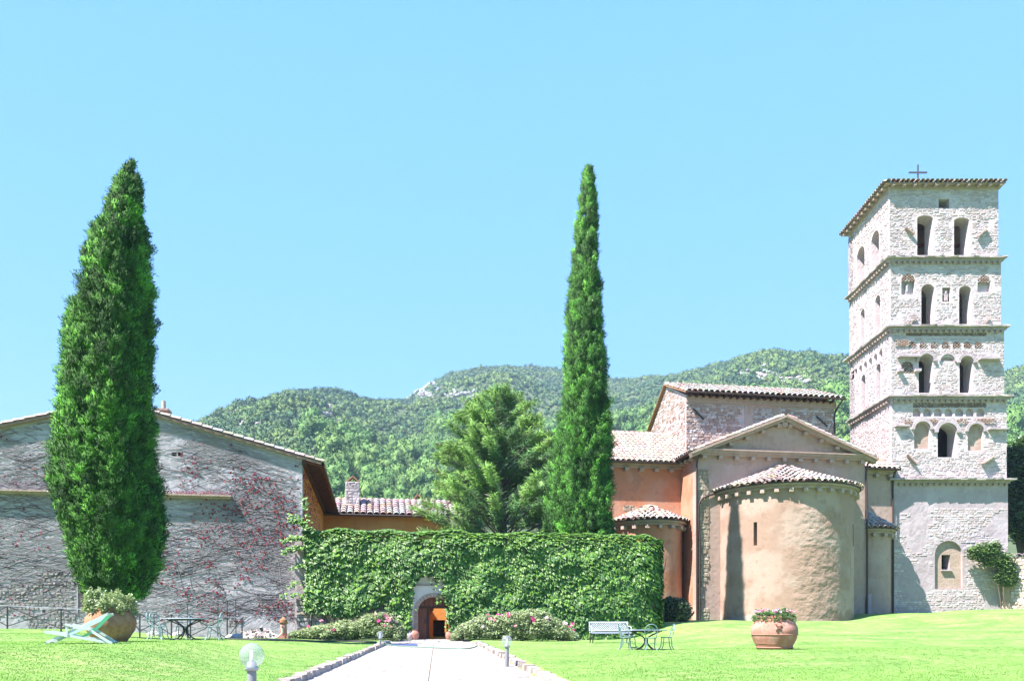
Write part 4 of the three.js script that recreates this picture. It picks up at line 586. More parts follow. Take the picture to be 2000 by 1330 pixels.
// ---------- ivy over the garden wall ----------
const UPV = V(0, 1, 0), qE = (x, y, z) => new THREE.Quaternion().setFromEuler(new THREE.Euler(x, y, z, 'YXZ'));
function ivyLeaf() { // three-lobed, folded along its midrib, tip downwards; unit about one leaf
  const o = [[0, .28], [.26, .42], [.52, .22], [.40, -.02], [.30, -.2], [.12, -.3], [0, -.62]], q = [], c = V(0, 0, .10);
  for (const s of [-1, 1]) for (let i = 0; i < 6; i++) { const f = (p) => V(p[0] * s, p[1], -.16 * Math.abs(p[0]) - .12 * Math.max(0, -p[1])); const t = [c, f(o[i + 1]), f(o[i])]; q.push(s < 0 ? t : [t[0], t[2], t[1]]); }
  return quads(q);
}
{
  const iv = G.group('ivy'); tag(iv, 'thick glossy green ivy covering the garden wall around the gate', 'ivy');
  const r = RNG(701), P = (x, y, z = 0) => G.at(x, y, z), pp = (a) => a.map(([x, y]) => P(x, y));
  const bare = [pp([[796, 1262], [797, 1215], [801, 1180], [806, 1150], [812, 1126], [824, 1119], [850, 1119], [866, 1132], [874, 1160], [876, 1190], [880, 1262]]), pp([[560, 1262], [560, 1182], [600, 1187], [640, 1197], [676, 1206], [700, 1195], [722, 1184], [752, 1176], [764, 1190], [770, 1225], [774, 1262]])];
  const xl = P(594, 1100)[0], xr = P(1282, 1100)[0], geo = ivyLeaf();
  const leafG = [[.035, .115, .016], [.045, .135, .02], [.03, .10, .014], [.055, .155, .024]].map((c) => tint(geo.clone(), c));
  const list = [], LV = new Pieces(new THREE.MeshStandardMaterial({ vertexColors: true, roughness: .5 }), leafG), colr = (y, b) => { const young = Math.pow(r(), 3) * .8, k = .65 + .6 * r(); const c = [lerp(.032, .13, young) + .018 * b, lerp(.105, .27, young) + .035 * b, .010 + .008 * b]; return rgb(c[0] * k, c[1] * k, c[2] * k); };
  let front = 0;
  const leaf = (x, y, z, pitch, yaw, s, b) => {
    const m = TRS(V(x, y, z), qE(pitch, yaw, (r() - .5) * 1.1), s);
    if (front < 300 && z > .50 && r() < .35) { front++; LV.add(Math.floor(r() * 4), m, s); } else list.push([m, colr(y, b)]);
  };
  const bulge = (x, y) => .05 + .62 * fbm(x * .8 + 9, y * .9, 0, 4, 71) + .10 * fbm(x * 3, y * 3, 0, 2, 73);
  for (let i = 0; i < 21000; i++) {
    const x = lerp(xl, xr + .35, r()), y = lerp(.2, WTOP + .05, r()); const jx = x + (r() - .5) * .25, jy = y + (r() - .5) * .3;
    if (bare.some((b) => inPoly(b, jx, jy + .08)) || y < groundY(G.world(x, 0, 0).x, -G.world(x, 0, 0).z) - .1) continue;
    const le = xl + .35 * (fbm(y * 1.5, 3, 0, 3, 77) - .3); if (x < le) continue;
    const ed = Math.max(0, (x - (xr - 1.1) + .5 * (fbm(y * .9, 2, 0, 3, 83) - .5)) / 1.45), tp = Math.max(0, (y - (WTOP - .75)) / .8), round = 1 - .9 * Math.pow(clamp(Math.hypot(ed, tp * .8), 0, 1), 2.2); if (Math.hypot(ed, tp) > 1.1) continue;
    const bl = bulge(x, y), z = bl * round * (.55 + .45 * Math.sqrt(r()));
    leaf(x, y, z, -.40 - .55 * r() - tp * .7, (r() - .5) * 1.0 + ed * 1.2, .13 + .22 * r(), fbm(x, y, 0, 2, 79));
  }
  for (let i = 0; i < 9000; i++) { // crown of the wall: leaves lying flatter, and the far end
    const e = r() < .2, x = e ? xr + .1 + .3 * r() : lerp(xl - .1, xr + .1, r()), z = lerp(-.85, .14, r()), y = e ? lerp(.5, WTOP - .1, r()) : WTOP - .22 + .5 * fbm(x * .9, z * 2, 0, 4, 81) - Math.pow(Math.max(0, x - xr + .9), 2) * .30 - .3 * Math.max(0, z - .1);
    leaf(x, y + (r() - .5) * .12, z, e ? -.5 : -1.0 - .5 * r(), e ? 1.3 + (r() - .5) : (r() - .5) * 2, .15 + .10 * r(), .3 + .7 * r());
  }
  // runners reaching over to the house on the left, and shoots hanging in the archway
  const run = (x, y, dx, dy, n, s = 1) => { for (let i = 0; i < n; i++) { const t = i / n; leaf(x + dx * t + (r() - .5) * .25, y + dy * t - .35 * t * t + (r() - .5) * .22, .32 + (r() - .5) * .35, -.5 - r() * .6, (r() - .5) * 1.4, (.11 + .1 * r()) * s, 1.6); } };
  for (const [x, y, dx, dy, n] of [[612, 1040, -1.2, .9, 70], [600, 1055, -1.2, .25, 80], [598, 1072, -1.1, .1, 70], [600, 1030, -.8, .9, 40], [596, 1105, -.7, .1, 18], [594, 1140, -.75, .1, 20], [594, 1165, -1.1, .25, 22], [606, 1020, -.35, 1.5, 34]]) { const p = P(x, y); run(p[0], p[1], dx, dy, n); }
  for (const [x, y, dx, dy, n] of [[858, 1122, -.25, -.45, 26], [868, 1150, -.35, -.3, 20], [872, 1165, -.5, -.1, 22], [850, 1120, -.1, -.25, 14], [800, 1120, .15, -.3, 14], [800, 1165, .18, -.35, 16], [797, 1195, .12, -.4, 14], [835, 1112, .05, -.3, 18], [878, 1195, -.14, -.5, 16], [786, 1190, -.1, -.9, 20]]) { const p = P(x, y); run(p[0], p[1], dx, dy, n, .8); }
  instanced(iv, 'foliage', geo, M.ivy, list, 'stuff'); LV.done(iv, 'leaf', 'leaves');
  const st = []; for (let i = 0; i < 26; i++) { const x = lerp(xl + .2, xr, r()), p = [V(x, .2, .02)]; let xx = x; for (let k = 1; k < 8; k++) { xx += (r() - .5) * .5; const y = .2 + k * .7; if (bare[0] && inPoly(bare[0], xx, y)) break; p.push(V(xx, y, .03 + .05 * r())); } if (p.length > 2) st.push(tube(p, .022, 12, 4)); } mesh(iv, 'stem', M.bark, ...st);
}
// ---------- tufts for conifers and shrubs ----------
function tuft(seed, n, size, len, wid, up) { const r = RNG(seed), q = []; for (let i = 0; i < n; i++) { const a = r() * 6.283, e = (r() - .35) * 1.6 + up, d = V(Math.cos(a) * Math.cos(e), Math.sin(e), Math.sin(a) * Math.cos(e)).normalize(), o = V(r() - .5, r() - .5, r() - .5).multiplyScalar(size), s = V(-d.z + (r() - .5), (r() - .5), d.x).cross(d).normalize().multiplyScalar(wid * (.6 + .8 * r())), l = len * (.6 + .8 * r()); const b = o.clone().addScaledVector(d, l * .5); q.push([o, b.clone().add(s), o.clone().addScaledVector(d, l)], [o, o.clone().addScaledVector(d, l), b.clone().sub(s)]); } return puff(quads(q), .35, .6); }
function cypress(name, label, d, prof, seed, n, cBase, cTip) {
  const base = onGround(prof[prof.length - 1][1] * .5 + prof[prof.length - 1][2] * .5, d), root = thing(name, label, 'cypress', null, base); const r = RNG(seed);
  const pf = prof.map(([y, a, b]) => [at(0, y, d).y - base.y, (a + b) / 2, (b - a) / 2]).reverse().map(([y, c, w]) => [y, (c - PX) / FOC * d - base.x, w / FOC * d]); const y0 = pf[0][0], y1 = pf[pf.length - 1][0];
  const list = []; let acc = 0; const cdf = []; for (let i = 0; i <= 200; i++) { const y = lerp(y0, y1, i / 200); acc += table(pf, y)[1] + .12; cdf.push(acc); }
  const q = new THREE.Quaternion(), q2 = new THREE.Quaternion();
  const per = 15, nc = Math.round(n / per), pick = () => { const t = r() * acc; let lo = 0; while (cdf[lo] < t) lo++; return lerp(y0, y1, clamp((lo + r()) / 200, 0, 1)); };
  for (let i = 0; i < nc; i++) { // plume-shaped clumps, each of a dozen sprays, with gaps between them
    const y = pick(), [cx, w] = table(pf, y), a = r() * 6.2832, lobe = .74 + .46 * (fbm(Math.cos(a) * 2.4 + 7, Math.sin(a) * 2.4 + y * .5, 0, 3, seed) - .1) + .12 * (vn(a * 3 + 50, y * 1.1, 0, seed + 3) - .5);
    const inner = r() < .16, Rc = Math.max(.02, w * clamp(lobe, .70, 1.04) * (inner ? .35 + .35 * r() : .84 + .15 * r()) - (inner ? 0 : .30 * Math.min(1, w))), cs = clamp(w * .22, .07, .29) * (.6 + .8 * r()), kc = .6 + .8 * r(), m = r(), c = mixc(cBase, cTip, m * m), dir = V(Math.cos(a) * .5, 1, Math.sin(a) * .5).normalize();
    for (let j = 0; j < per; j++) { const h = r(), rr = cs * Math.sqrt(r()) * (1 - h * .65), b = r() * 6.28, p = V(cx + Math.cos(a) * Rc, y, Math.sin(a) * Rc).addScaledVector(dir, (h - .4) * cs * 3).add(V(Math.cos(b) * rr, 0, Math.sin(b) * rr)); if (p.y > y1 + .1) p.y = y1 - r() * .8;
      q.setFromUnitVectors(UPV, dir.clone().add(V((r() - .5) * .5, 0, (r() - .5) * .5)).normalize()); q2.setFromAxisAngle(UPV, r() * 6.28); const s = (.5 + .4 * r()), k = kc * (.8 + .4 * r()); list.push([TRS(p, q.clone().multiply(q2), V(s, s * 1.2, s)), rgb(c[0] * k, c[1] * k, c[2] * k)]); }
  }
  const h = Math.ceil(n / 2); instanced(root, 'crown', tuft(seed + 1, 34, .30, .16, .013, .75), M.conifer, list.filter((_, i) => i < h)); instanced(root, 'crown', tuft(seed + 2, 34, .30, .14, .015, .6), M.conifer, list.filter((_, i) => i >= h));
  const ps = [V(0, -.2, 0)]; for (let i = 1; i <= 6; i++) { const y = lerp(0, y1 - .6, i / 6), c = table(pf, Math.max(y, y0))[0]; ps.push(V(c * Math.min(1, y / 3), y, 0)); } const g = []; for (let i = 0; i < 6; i++) g.push(taper(ps[i], ps[i + 1], lerp(.26, .04, i / 6), lerp(.26, .04, (i + 1) / 6))); mesh(root, 'trunk', M.bark, ...g);
}
cypress('cypress_tree', 'broad dark cypress standing behind the big pot on the left', 29, [[324, 251, 254], [350, 237, 267], [380, 216, 276], [420, 206, 282], [460, 190, 286], [482, 166, 294], [520, 163, 298], [580, 160, 302], [640, 135, 307], [700, 122, 310], [760, 116, 312], [830, 109, 312], [900, 105, 314], [960, 107, 318], [1000, 111, 321], [1050, 125, 319], [1080, 132, 317], [1110, 140, 313], [1140, 148, 304], [1160, 160, 288], [1172, 185, 262]], 801, 34000, [.013, .065, .005], [.095, .31, .022]);
cypress('cypress_tree', 'tall slim cypress rising behind the ivy wall near the church', 44.2, [[326, 1149, 1151], [345, 1141, 1158], [400, 1128, 1166], [450, 1121, 1170], [520, 1115, 1172], [600, 1104, 1180], [680, 1098, 1185], [760, 1091, 1192], [850, 1078, 1200], [930, 1066, 1204], [1000, 1056, 1205], [1050, 1050, 1205], [1150, 1050, 1205], [1220, 1090, 1180]], 821, 32000, [.016, .075, .008], [.095, .30, .03]);
{ // ---------- fir with sparse lower limbs behind the wall ----------
  const d = 47.5, base = onGround(968, d), root = thing('fir_tree', 'ragged light green fir with bare limbs behind the ivy wall', 'fir tree', null, base), r = RNG(841); const top = at(985, 752, d).y - base.y;
  const lim = [], gr = [], gy = [], q = new THREE.Quaternion(), prof = [[0, 4.0], [5.5, 5.1], [7, 4.9], [9, 4.3], [11, 3.1], [13, 1.9], [top, .3]], tr = []; const ax = (y) => .35 * Math.sin(y * .35) + .5 * (y / top);
  for (let i = 0; i < 7; i++) tr.push(taper(V(ax(top * i / 7), top * i / 7 - .2, 0), V(ax(top * (i + 1) / 7), top * (i + 1) / 7 - .2, 0), lerp(.30, .03, i / 7), lerp(.30, .03, (i + 1) / 7))); mesh(root, 'trunk', M.bark, ...tr);
  for (let i = 0; i < 190; i++) {
    const y = lerp(2.6, top - .3, Math.pow(r(), .85)), a = r() * 6.283, len = table(prof, y)[0] * (.6 + .5 * r()), rise = .55 + .3 * r() - (y < 6 ? .12 : 0), p = [V(ax(y), y - len * .25, 0)]; for (let k = 1; k <= 5; k++) { const t = k / 5; p.push(V(ax(y) + Math.cos(a) * len * t, y - len * .25 + len * rise * t * (1.15 - .35 * t), Math.sin(a) * len * t)); }
    lim.push(tube(p, .018 + .022 * len / 3.5, 5, 4)); const cv = new THREE.CatmullRomCurve3(p), bareT = y < 9 ? .24 : .1, n = Math.round(len * 16);
    for (let k = 0; k < n; k++) { const t = bareT + (1 - bareT) * Math.pow(r(), .6), c = cv.getPoint(t), off = V(r() - .5, (r() - .62) * .9, r() - .5).multiplyScalar(.6 * (1.25 - t * .7)); c.add(off); q.setFromEuler(new THREE.Euler((r() - .5) * 1.6, r() * 6.28, (r() - .5) * 1.6)); const dead = r() < (y < 7 ? .18 : .05), s = .55 + .6 * r(), kk = .7 + .6 * r(); (dead ? gy : gr).push([TRS(c, q.clone(), s), dead ? rgb(.16 * kk, .15 * kk, .13 * kk) : rgb((t > .75 ? .145 : .075) * kk, (t > .75 ? .30 : .19) * kk, .055 * kk)]); }
  }
  mesh(root, 'limb', M.bark, ...lim); instanced(root, 'crown', tuft(843, 26, .22, .26, .014, -.1), M.conifer, gr); instanced(root, 'dead_twigs', tuft(844, 16, .22, .26, .009, -.1), M.conifer, gy);
}
// ---------- broadleaf and rose shrubs ----------
function leafCluster(seed, n, size, l) { const r = RNG(seed), q = []; for (let i = 0; i < n; i++) { const o = V(r() - .5, r() - .5, r() - .5).multiplyScalar(size), a = r() * 6.28, e = r() * 1.2 - .3, d = V(Math.cos(a) * Math.cos(e), Math.sin(e), Math.sin(a) * Math.cos(e)), s = V(-Math.sin(a), (r() - .5) * .8, Math.cos(a)).multiplyScalar(l * .3), m = o.clone().addScaledVector(d, l * .5).add(V(0, l * .08, 0)); q.push([o, m.clone().add(s), o.clone().addScaledVector(d, l), m.clone().sub(s)]); } return puff(quads(q), .5, .45); }
const stems = (r, n, w, h, z) => { const g = []; for (let i = 0; i < n; i++) { const a = r() * 6.28, k = r(); g.push(tube([V((r() - .5) * w * .3, -.1, (r() - .5) * z * .3), V(Math.cos(a) * w * .25 * k, h * .45, Math.sin(a) * z * .25 * k), V(Math.cos(a) * w * .45 * k, h * (.75 + .2 * r()), Math.sin(a) * z * .45 * k)], .012, 6, 4)); } return g; };
function rosebush(label, pxs, d, n, seed, flowers) { // pxs: [px, py of the top] along the bush
  const x0 = pxs[0][0], x1 = pxs[pxs.length - 1][0], base = onGround((x0 + x1) / 2, d), root = thing('rose_bush', label, 'rose bush', null, base), r = RNG(seed), list = [], q = new THREE.Quaternion(), W = (x1 - x0) / FOC * d;
  const topAt = (x) => at(0, table(pxs, x)[0], d).y;
  const put = (t, k, fz) => { const px = lerp(x0, x1, t), x = (px - PX) / FOC * d, h = topAt(px), g = groundY(x, d), y = lerp(g + .1, h, k), half = 1.0 * Math.sqrt(clamp(1 - Math.pow(k, 2.4), 0.02, 1)), lump = .82 + .36 * fbm(px * .05, y * 1.6, 0, 3, seed); return V(x - base.x, lerp(g, y, lump * .5 + .5) - base.y, fz * half); };
  for (let i = 0; i < n; i++) { const p = put(r(), Math.pow(r(), .6), (r() * 2 - 1) * (r() < .8 ? 1 : .5)); q.setFromEuler(new THREE.Euler((r() - .5), r() * 6.28, (r() - .5))); const k = .75 + .6 * r(); list.push([TRS(p, q.clone(), .8 + .5 * r()), rgb(.235 * k, .31 * k, .14 * k)]); }
  instanced(root, 'foliage', leafCluster(seed + 1, 16, .24, .11), M.leaf, list);
  mesh(root, 'stem', M.bark, ...stems(r, 30, W * .9, 1.2, 1.2));
  const fg = [M.petal, M.petal2, M.petal3, std({ color: rgb(.16, .07, .30) })], bl = (() => { const q2 = []; for (let k = 0; k < 3; k++) for (let i = 0; i < 7; i++) { const a = i / 7 * 6.28 + k * .5, R = .5 - .14 * k, u = .1 + k * .14, c = Math.cos(a), s = Math.sin(a), c2 = Math.cos(a + .7), s2 = Math.sin(a + .7); q2.push([V(0, 0, 0), V(c * R, u, s * R), V((c + c2) * R * .58, u + .12, (s + s2) * R * .58), V(c2 * R, u, s2 * R)]); } return quads(q2); })();
  flowers.forEach(([px, py, s, m]) => { const t = clamp((px - x0) / (x1 - x0), 0, 1), g = groundY((px - PX) / FOC * d, d), h = topAt(px), k = clamp((at(0, py, d).y - g) / (h - g), .05, 1); const p = put(t, Math.min(k, .98), .98); p.y = at(0, py, d - .5).y - base.y; for (let i = 0; i < Math.ceil(s * .6); i++) { const o = shade(new THREE.Mesh(bl, fg[m])); o.name = 'flower'; o.position.copy(p).add(V((r() - .5) * .22 * (s - 1 + .2), (r() - .5) * .16 * (s - 1 + .2), .1 * r())); o.rotation.set(.6 + r() * .6, r() * 6, (r() - .5)); o.scale.setScalar(.13 + .07 * r()); root.add(o); } });
}
rosebush('grey green rose bush with pink blooms left of the gate', [[575, 1240], [600, 1233], [625, 1227], [650, 1223], [675, 1217], [690, 1222], [702, 1214], [720, 1206], [745, 1200], [765, 1206], [782, 1228]], 38.6, 2600, 861, [[604, 1224, 1, 0], [630, 1214, 1, 1], [652, 1226, 1, 0], [660, 1230, 1, 0], [645, 1232, 1, 0], [590, 1232, 1, 1], [700, 1210, 3, 3], [735, 1203, 2, 1], [750, 1208, 3, 1], [758, 1202, 2, 1], [746, 1216, 3, 0], [768, 1219, 3, 1], [774, 1214, 2, 2], [725, 1212, 1, 2], [764, 1208, 2, 1]]);
rosebush('wide grey green rose bush with pink blooms right of the gate', [[888, 1244], [905, 1224], [935, 1211], [970, 1208], [1005, 1203], [1035, 1196], [1060, 1199], [1078, 1212], [1095, 1221], [1110, 1232], [1122, 1246]], 39.2, 3400, 871, [[906, 1222, 1, 1], [930, 1213, 2, 3], [935, 1214, 1, 0], [957, 1213, 3, 1], [965, 1210, 4, 0], [972, 1206, 3, 1], [990, 1206, 4, 0], [995, 1204, 2, 0], [1012, 1202, 2, 2], [1045, 1211, 2, 0], [1064, 1209, 2, 2], [1006, 1223, 1, 1], [1108, 1224, 4, 0], [1104, 1220, 2, 2], [945, 1224, 1, 2]]);
function shrub(name, label, cat, px, py0, py1, wpx, d, n, seed, c, leaf, depth = 1, blobs = [[0, 0, 1]]) { const base = onGround(px, d), root = thing(name, label, cat, null, base), r = RNG(seed), list = [], q = new THREE.Quaternion(), h0 = at(0, py1, d).y - base.y, h1 = at(0, py0, d).y - base.y, W = wpx / FOC * d / 2; for (let i = 0; i < n; i++) { const a = r() * 6.28, e = Math.acos(2 * r() - 1), R = (.6 + .4 * Math.cbrt(r())) * (.72 + .5 * fbm(Math.cos(a) * 2 + 3, e * 2, 0, 3, seed)); q.setFromEuler(new THREE.Euler((r() - .5), r() * 6.28, (r() - .5))); const k = .7 + .6 * r(); const B = blobs[i % blobs.length]; list.push([TRS(V((B[0] + Math.cos(a) * Math.sin(e) * R * B[2]) * W, lerp(h0, h1, .5 + .5 * (B[1] + Math.cos(e) * R * B[2])), Math.sin(a) * Math.sin(e) * W * depth * R * B[2]), q.clone(), .8 + .5 * r()), rgb(c[0] * k, c[1] * k, c[2] * k)]); } instanced(root, 'foliage', leafCluster(seed + 1, 14, leaf * 2.2, leaf), M.leaf, list); return [root, r, h0, h1, W]; }
{ const [root, r] = shrub('laurel_shrub', 'low dark shrub at the right end of the ivy wall', 'shrub', 1314, 1172, 1222, 68, 46.6, 700, 881, [.025, .07, .018], .16, .8); mesh(root, 'stem', M.bark, ...stems(r, 10, 1.2, 1.2, 1)); }
{ const d = 56.2, [root, r, h0, h1] = shrub('fig_shrub', 'leafy climbing shrub on the right corner of the bell tower', 'shrub', 1938, 1060, 1136, 84, d, 420, 885, [.12, .22, .05], .2, .3, [[-.4, .5, .34], [-.8, .45, .24], [.0, .3, .34], [.45, .1, .34], [.7, -.3, .36], [.1, .7, .25], [.55, -.75, .3], [.85, -.9, .22], [-.2, .1, .2]]); mesh(root, 'trunk', M.bark, tube([V(.6, 0, .1), V(.5, h0 * .5, .1), V(.1, lerp(h0, h1, .5), 0)], .035, 8, 6), tube([V(.8, 0, .2), V(.7, h0 * .6, .2), V(.8, lerp(h0, h1, .4), 0)], .03, 8, 6)); }
// ---------- trees behind the right wall ----------
function leafTree(label, px, d, yTop, yBot, wpx, seed, n, c) { const [root, r, h0, h1, W] = shrub('leafy_tree', label, 'tree', px, yTop, yBot, wpx, d, n, seed, c, .34); const g = [taper(V(0, -.3, 0), V(0, lerp(h0, h1, .35), 0), .3, .17)]; for (let i = 0; i < 9; i++) { const a = r() * 6.28; g.push(taper(V(0, lerp(0, h0, .6 + .5 * r()), 0), V(Math.cos(a) * W * .6, lerp(h0, h1, .3 + .5 * r()), Math.sin(a) * W * .6), .1, .03, 5)); } mesh(root, 'trunk', M.bark, ...g); }
leafTree('dark leafy tree behind the wall right of the tower', 1996, 70, 862, 1058, 110, 891, 1500, [.05, .115, .02]);
leafTree('second dark tree beside the right edge behind the wall', 2078, 66, 850, 1090, 140, 893, 900, [.04, .10, .02]);

// ---------- wooded hills ----------
{
  const ridge = [[-900, 1010, 900], [-200, 960, 800], [100, 905, 700], [250, 880, 640], [330, 852, 620], [390, 831, 620], [450, 806, 640], [520, 777, 680], [560, 764, 700], [612, 758, 720], [650, 763, 760], [700, 774, 820], [760, 778, 900], [800, 776, 960], [818, 760, 1000], [840, 748, 1040], [880, 727, 1080], [940, 714, 1120], [990, 711, 1150], [1050, 714, 1180], [1090, 717, 1180], [1190, 738, 1150], [1240, 738, 1100], [1300, 731, 1000], [1360, 722, 900], [1410, 712, 840], [1450, 698, 800], [1490, 692, 780], [1560, 693, 760], [1640, 702, 740], [1700, 712, 720], [1900, 722, 700], [1975, 725, 690], [2010, 712, 680], [2150, 690, 680], [2500, 720, 700], [3000, 900, 800]];
  const D0 = 120, W = [], surf = (px, s, lift = 0) => { const [py0, dr] = table(ridge, px), py = py0 + 5, d = lerp(D0, dr, s), yR = EYE + (PY - py) / FOC * dr, foot = 8; const X = (px - PX) / FOC * d; let k = Math.pow(s, 1.25); k = lerp(k, sstep(s, 0, 1), .25); const n = (fbm(X * .011 + 40, d * .008, 0, 5, 901) - .5) * 70 * Math.sin(Math.PI * clamp(s, 0, 1)) + (fbm(X * .05, d * .05, 0, 3, 905) - .5) * 10 * (s > .02 && s < .99 ? 1 : 0); return V(X, lerp(foot, yR, k) + n * (.25 + .75 * s) + lift, -d); };
  const cols = [], rows = 70; for (let px = -900; px <= 3000; px += (px > 360 && px < 2020) ? 7 : 40) cols.push(px);
  const P = [], U = [], I = []; for (let j = 0; j <= rows + 4; j++) for (const px of cols) { const s = j / rows; let v; if (s <= 1) v = surf(px, s); else { v = surf(px, 1); const b = (s - 1) * rows; v.z -= b * 60; v.x *= (-v.z) / (-v.z - b * 60 || 1); v.y -= b * b * 8; } P.push(v.x, v.y, v.z); U.push(v.x, -v.z); }
  const w = cols.length; for (let j = 0; j < rows + 4; j++) for (let i = 0; i < w - 1; i++) { const a = j * w + i; I.push(a, a + 1, a + w, a + 1, a + w + 1, a + w); }
  const g = new THREE.BufferGeometry(); g.setAttribute('position', new THREE.Float32BufferAttribute(P, 3)); g.setAttribute('uv', new THREE.Float32BufferAttribute(U, 2)); g.setIndex(I); g.computeVertexNormals();
  tag(mesh(scene, 'hills', std({ map: tex(512, (u, v) => { const a = fbm(u * 10, v * 10, 10, 5, 911); return mixc([.03, .06, .02], [.07, .095, .04], a); }, 1 / 90), roughness: 1 }), g), 'long wooded mountain ridge behind the buildings', null, null, 'structure');
  // crowns
  const crownGeo = (seed, lobes, leaves, l) => { // leaf sprays over several lobes, each lobe with a small dark heart
    const r = RNG(seed), parts = [];
    for (let i = 0; i < lobes; i++) { const one = lobes === 1, R = one ? .46 : .20 + .13 * r(), c = one ? V(0, .35, 0) : V((r() - .5) * .62, .05 + .62 * Math.pow(r(), .8), (r() - .5) * .62), q = []; const s = new THREE.IcosahedronGeometry(R * .72, one ? 1 : 0), sp = s.attributes.position; for (let k = 0; k < sp.count; k++) { const v = V(sp.getX(k), sp.getY(k), sp.getZ(k)), f = .8 + .4 * hash(Math.round(v.x * 90), Math.round(v.y * 90) * 31 + Math.round(v.z * 90), seed + i); sp.setXYZ(k, v.x * f, v.y * f, v.z * f); } parts.push(puff(boxUV(s), .3, .5).translate(c.x, c.y, c.z));
      for (let k = 0; k < leaves / lobes; k++) { const a = r() * 6.28, e = Math.acos(1 - 1.85 * r()), k2 = R * (.7 + .4 * r()), o = V(Math.cos(a) * Math.sin(e) * k2, Math.cos(e) * k2, Math.sin(a) * Math.sin(e) * k2), d1 = V(r() - .5, r() - .4, r() - .5).normalize().multiplyScalar(l), d2 = V(r() - .5, r() - .5, r() - .5).normalize().multiplyScalar(l * .7); q.push([o, o.clone().add(d1), o.clone().add(d2)]); } parts.push(puff(quads(q), .3, .55).translate(c.x, c.y, c.z)); }
    return mergeGeometries(parts); };
  const r = RNG(921), far = [[], [], []], bare = (px, py) => rocks.some(([x, y, w2, h]) => ((px - x) / (w2 * .55)) ** 2 + ((py - y) / (h * .6)) ** 2 < 1), q = new THREE.Quaternion();
  const rocks = [[450, 806, 26, 7, 8], [470, 832, 14, 6, 5], [506, 835, 9, 8, 4], [575, 790, 8, 5, 3], [632, 812, 30, 8, 9], [652, 797, 22, 9, 8], [662, 828, 16, 5, 5], [676, 835, 8, 4, 4], [815, 765, 36, 16, 16], [845, 775, 60, 8, 18], [840, 750, 30, 8, 8], [870, 762, 40, 10, 10], [900, 772, 60, 7, 12], [935, 778, 40, 6, 8], [920, 790, 20, 6, 5], [880, 832, 14, 7, 5], [1320, 752, 16, 6, 3], [1455, 730, 20, 8, 6], [1488, 734, 38, 12, 14], [1495, 718, 16, 7, 5], [1510, 735, 20, 6, 6], [1545, 742, 50, 10, 10], [1575, 750, 26, 6, 6]];
  const seen = (v) => [PX + v.x / -v.z * FOC, PY - (v.y - EYE) / -v.z * FOC];
  for (let i = 0; i < 30000; i++) {
    const px = lerp(330, 2080, r()), s = .3 + .7 * Math.pow(r(), .8), v = surf(px, s), [sx, sy] = seen(v); if (sx > 1660 && sx < 1965 && r() < .9) continue; if (bare(sx, sy) && r() < .85) continue;
    const open = fbm(v.x * .012, v.z * .012, 0, 4, 931); if (r() < sstep(open, .55, .75) * .35) continue;
    if (s < .36) continue; const sz = (2.6 + 3.4 * r() * r()) * (s > .85 && px > 690 && px < 810 ? .9 : 1) * (1 + .25 * (1 - s)), k = .7 + .6 * r(), warm = fbm(v.x * .02 + 5, v.z * .02, 0, 3, 935) + (r() - .5) * .5; q.setFromAxisAngle(UPV, r() * 6.28); const c = mixc([.035, .095, .036], [.115, .185, .045], sstep(warm, .3, .8)); far[i % 3].push([TRS(v.add(V(0, -.4, 0)), q.clone(), V(sz, sz * (.85 + .4 * r()), sz)), rgb(c[0] * k, c[1] * k, c[2] * k)]);
  }
  { const f = thing('forest', 'dense oak wood covering the mountain slopes'); f.userData.kind = 'stuff'; far.forEach((l, i) => instanced(f, 'tree_crowns', crownGeo(941 + i, 1, 70, .26), M.conifer, l, 'stuff')); }
  // nearer pines at the foot of the slope
  const pin = [[], []]; for (let i = 0; i < 1500; i++) { const px = lerp(480, 2080, r()), s = .12 + .34 * r() - (px < 600 ? .1 : 0), v = surf(px, s), sz = (6 + 5 * r()) * clamp(-v.z / 330, .6, 1.1), k = .75 + .5 * r(), warm = r(); q.setFromAxisAngle(UPV, r() * 6.28); const c = mixc([.06, .15, .032], [.12, .22, .045], warm); pin[i % 2].push([TRS(v.add(V(0, 1.2 + r() * 1.5, 0)), q.clone(), V(sz, sz * (1 + .4 * r()), sz)), rgb(c[0] * k, c[1] * k, c[2] * k)]); }
  { const f = thing('pine_wood', 'light green pine wood at the foot of the mountain'); f.userData.kind = 'stuff'; pin.forEach((l, i) => instanced(f, 'pine_crowns', crownGeo(951 + i, 12, 1100, .10), M.conifer, l, 'stuff')); }
  // limestone outcrops: blocks bedded in the slope
  const RG = [0, 1, 2].map((i) => { const rr = RNG(961 + i), s = new THREE.IcosahedronGeometry(.5, 1), p = s.attributes.position; for (let k = 0; k < p.count; k++) { const x = p.getX(k), y = p.getY(k), z = p.getZ(k), f = .7 + .5 * hash(Math.round(x * 80), Math.round(y * 80) * 17 + Math.round(z * 80), 7 + i); p.setXYZ(k, x * f, y * f, z * f); } void rr; return boxUV(s); });
  const rockMat = std({ color: rgb(.36, .35, .335), map: grainMap, roughness: 1 }), rl = [[], [], []];
  const hit = (px, py) => { let s = .2, best = [9e9, null]; for (; s <= 1; s += .01) { const v = surf(px, s), [, y] = seen(v); const e = Math.abs(y - py); if (e < best[0]) best = [e, v]; } return best[1]; };
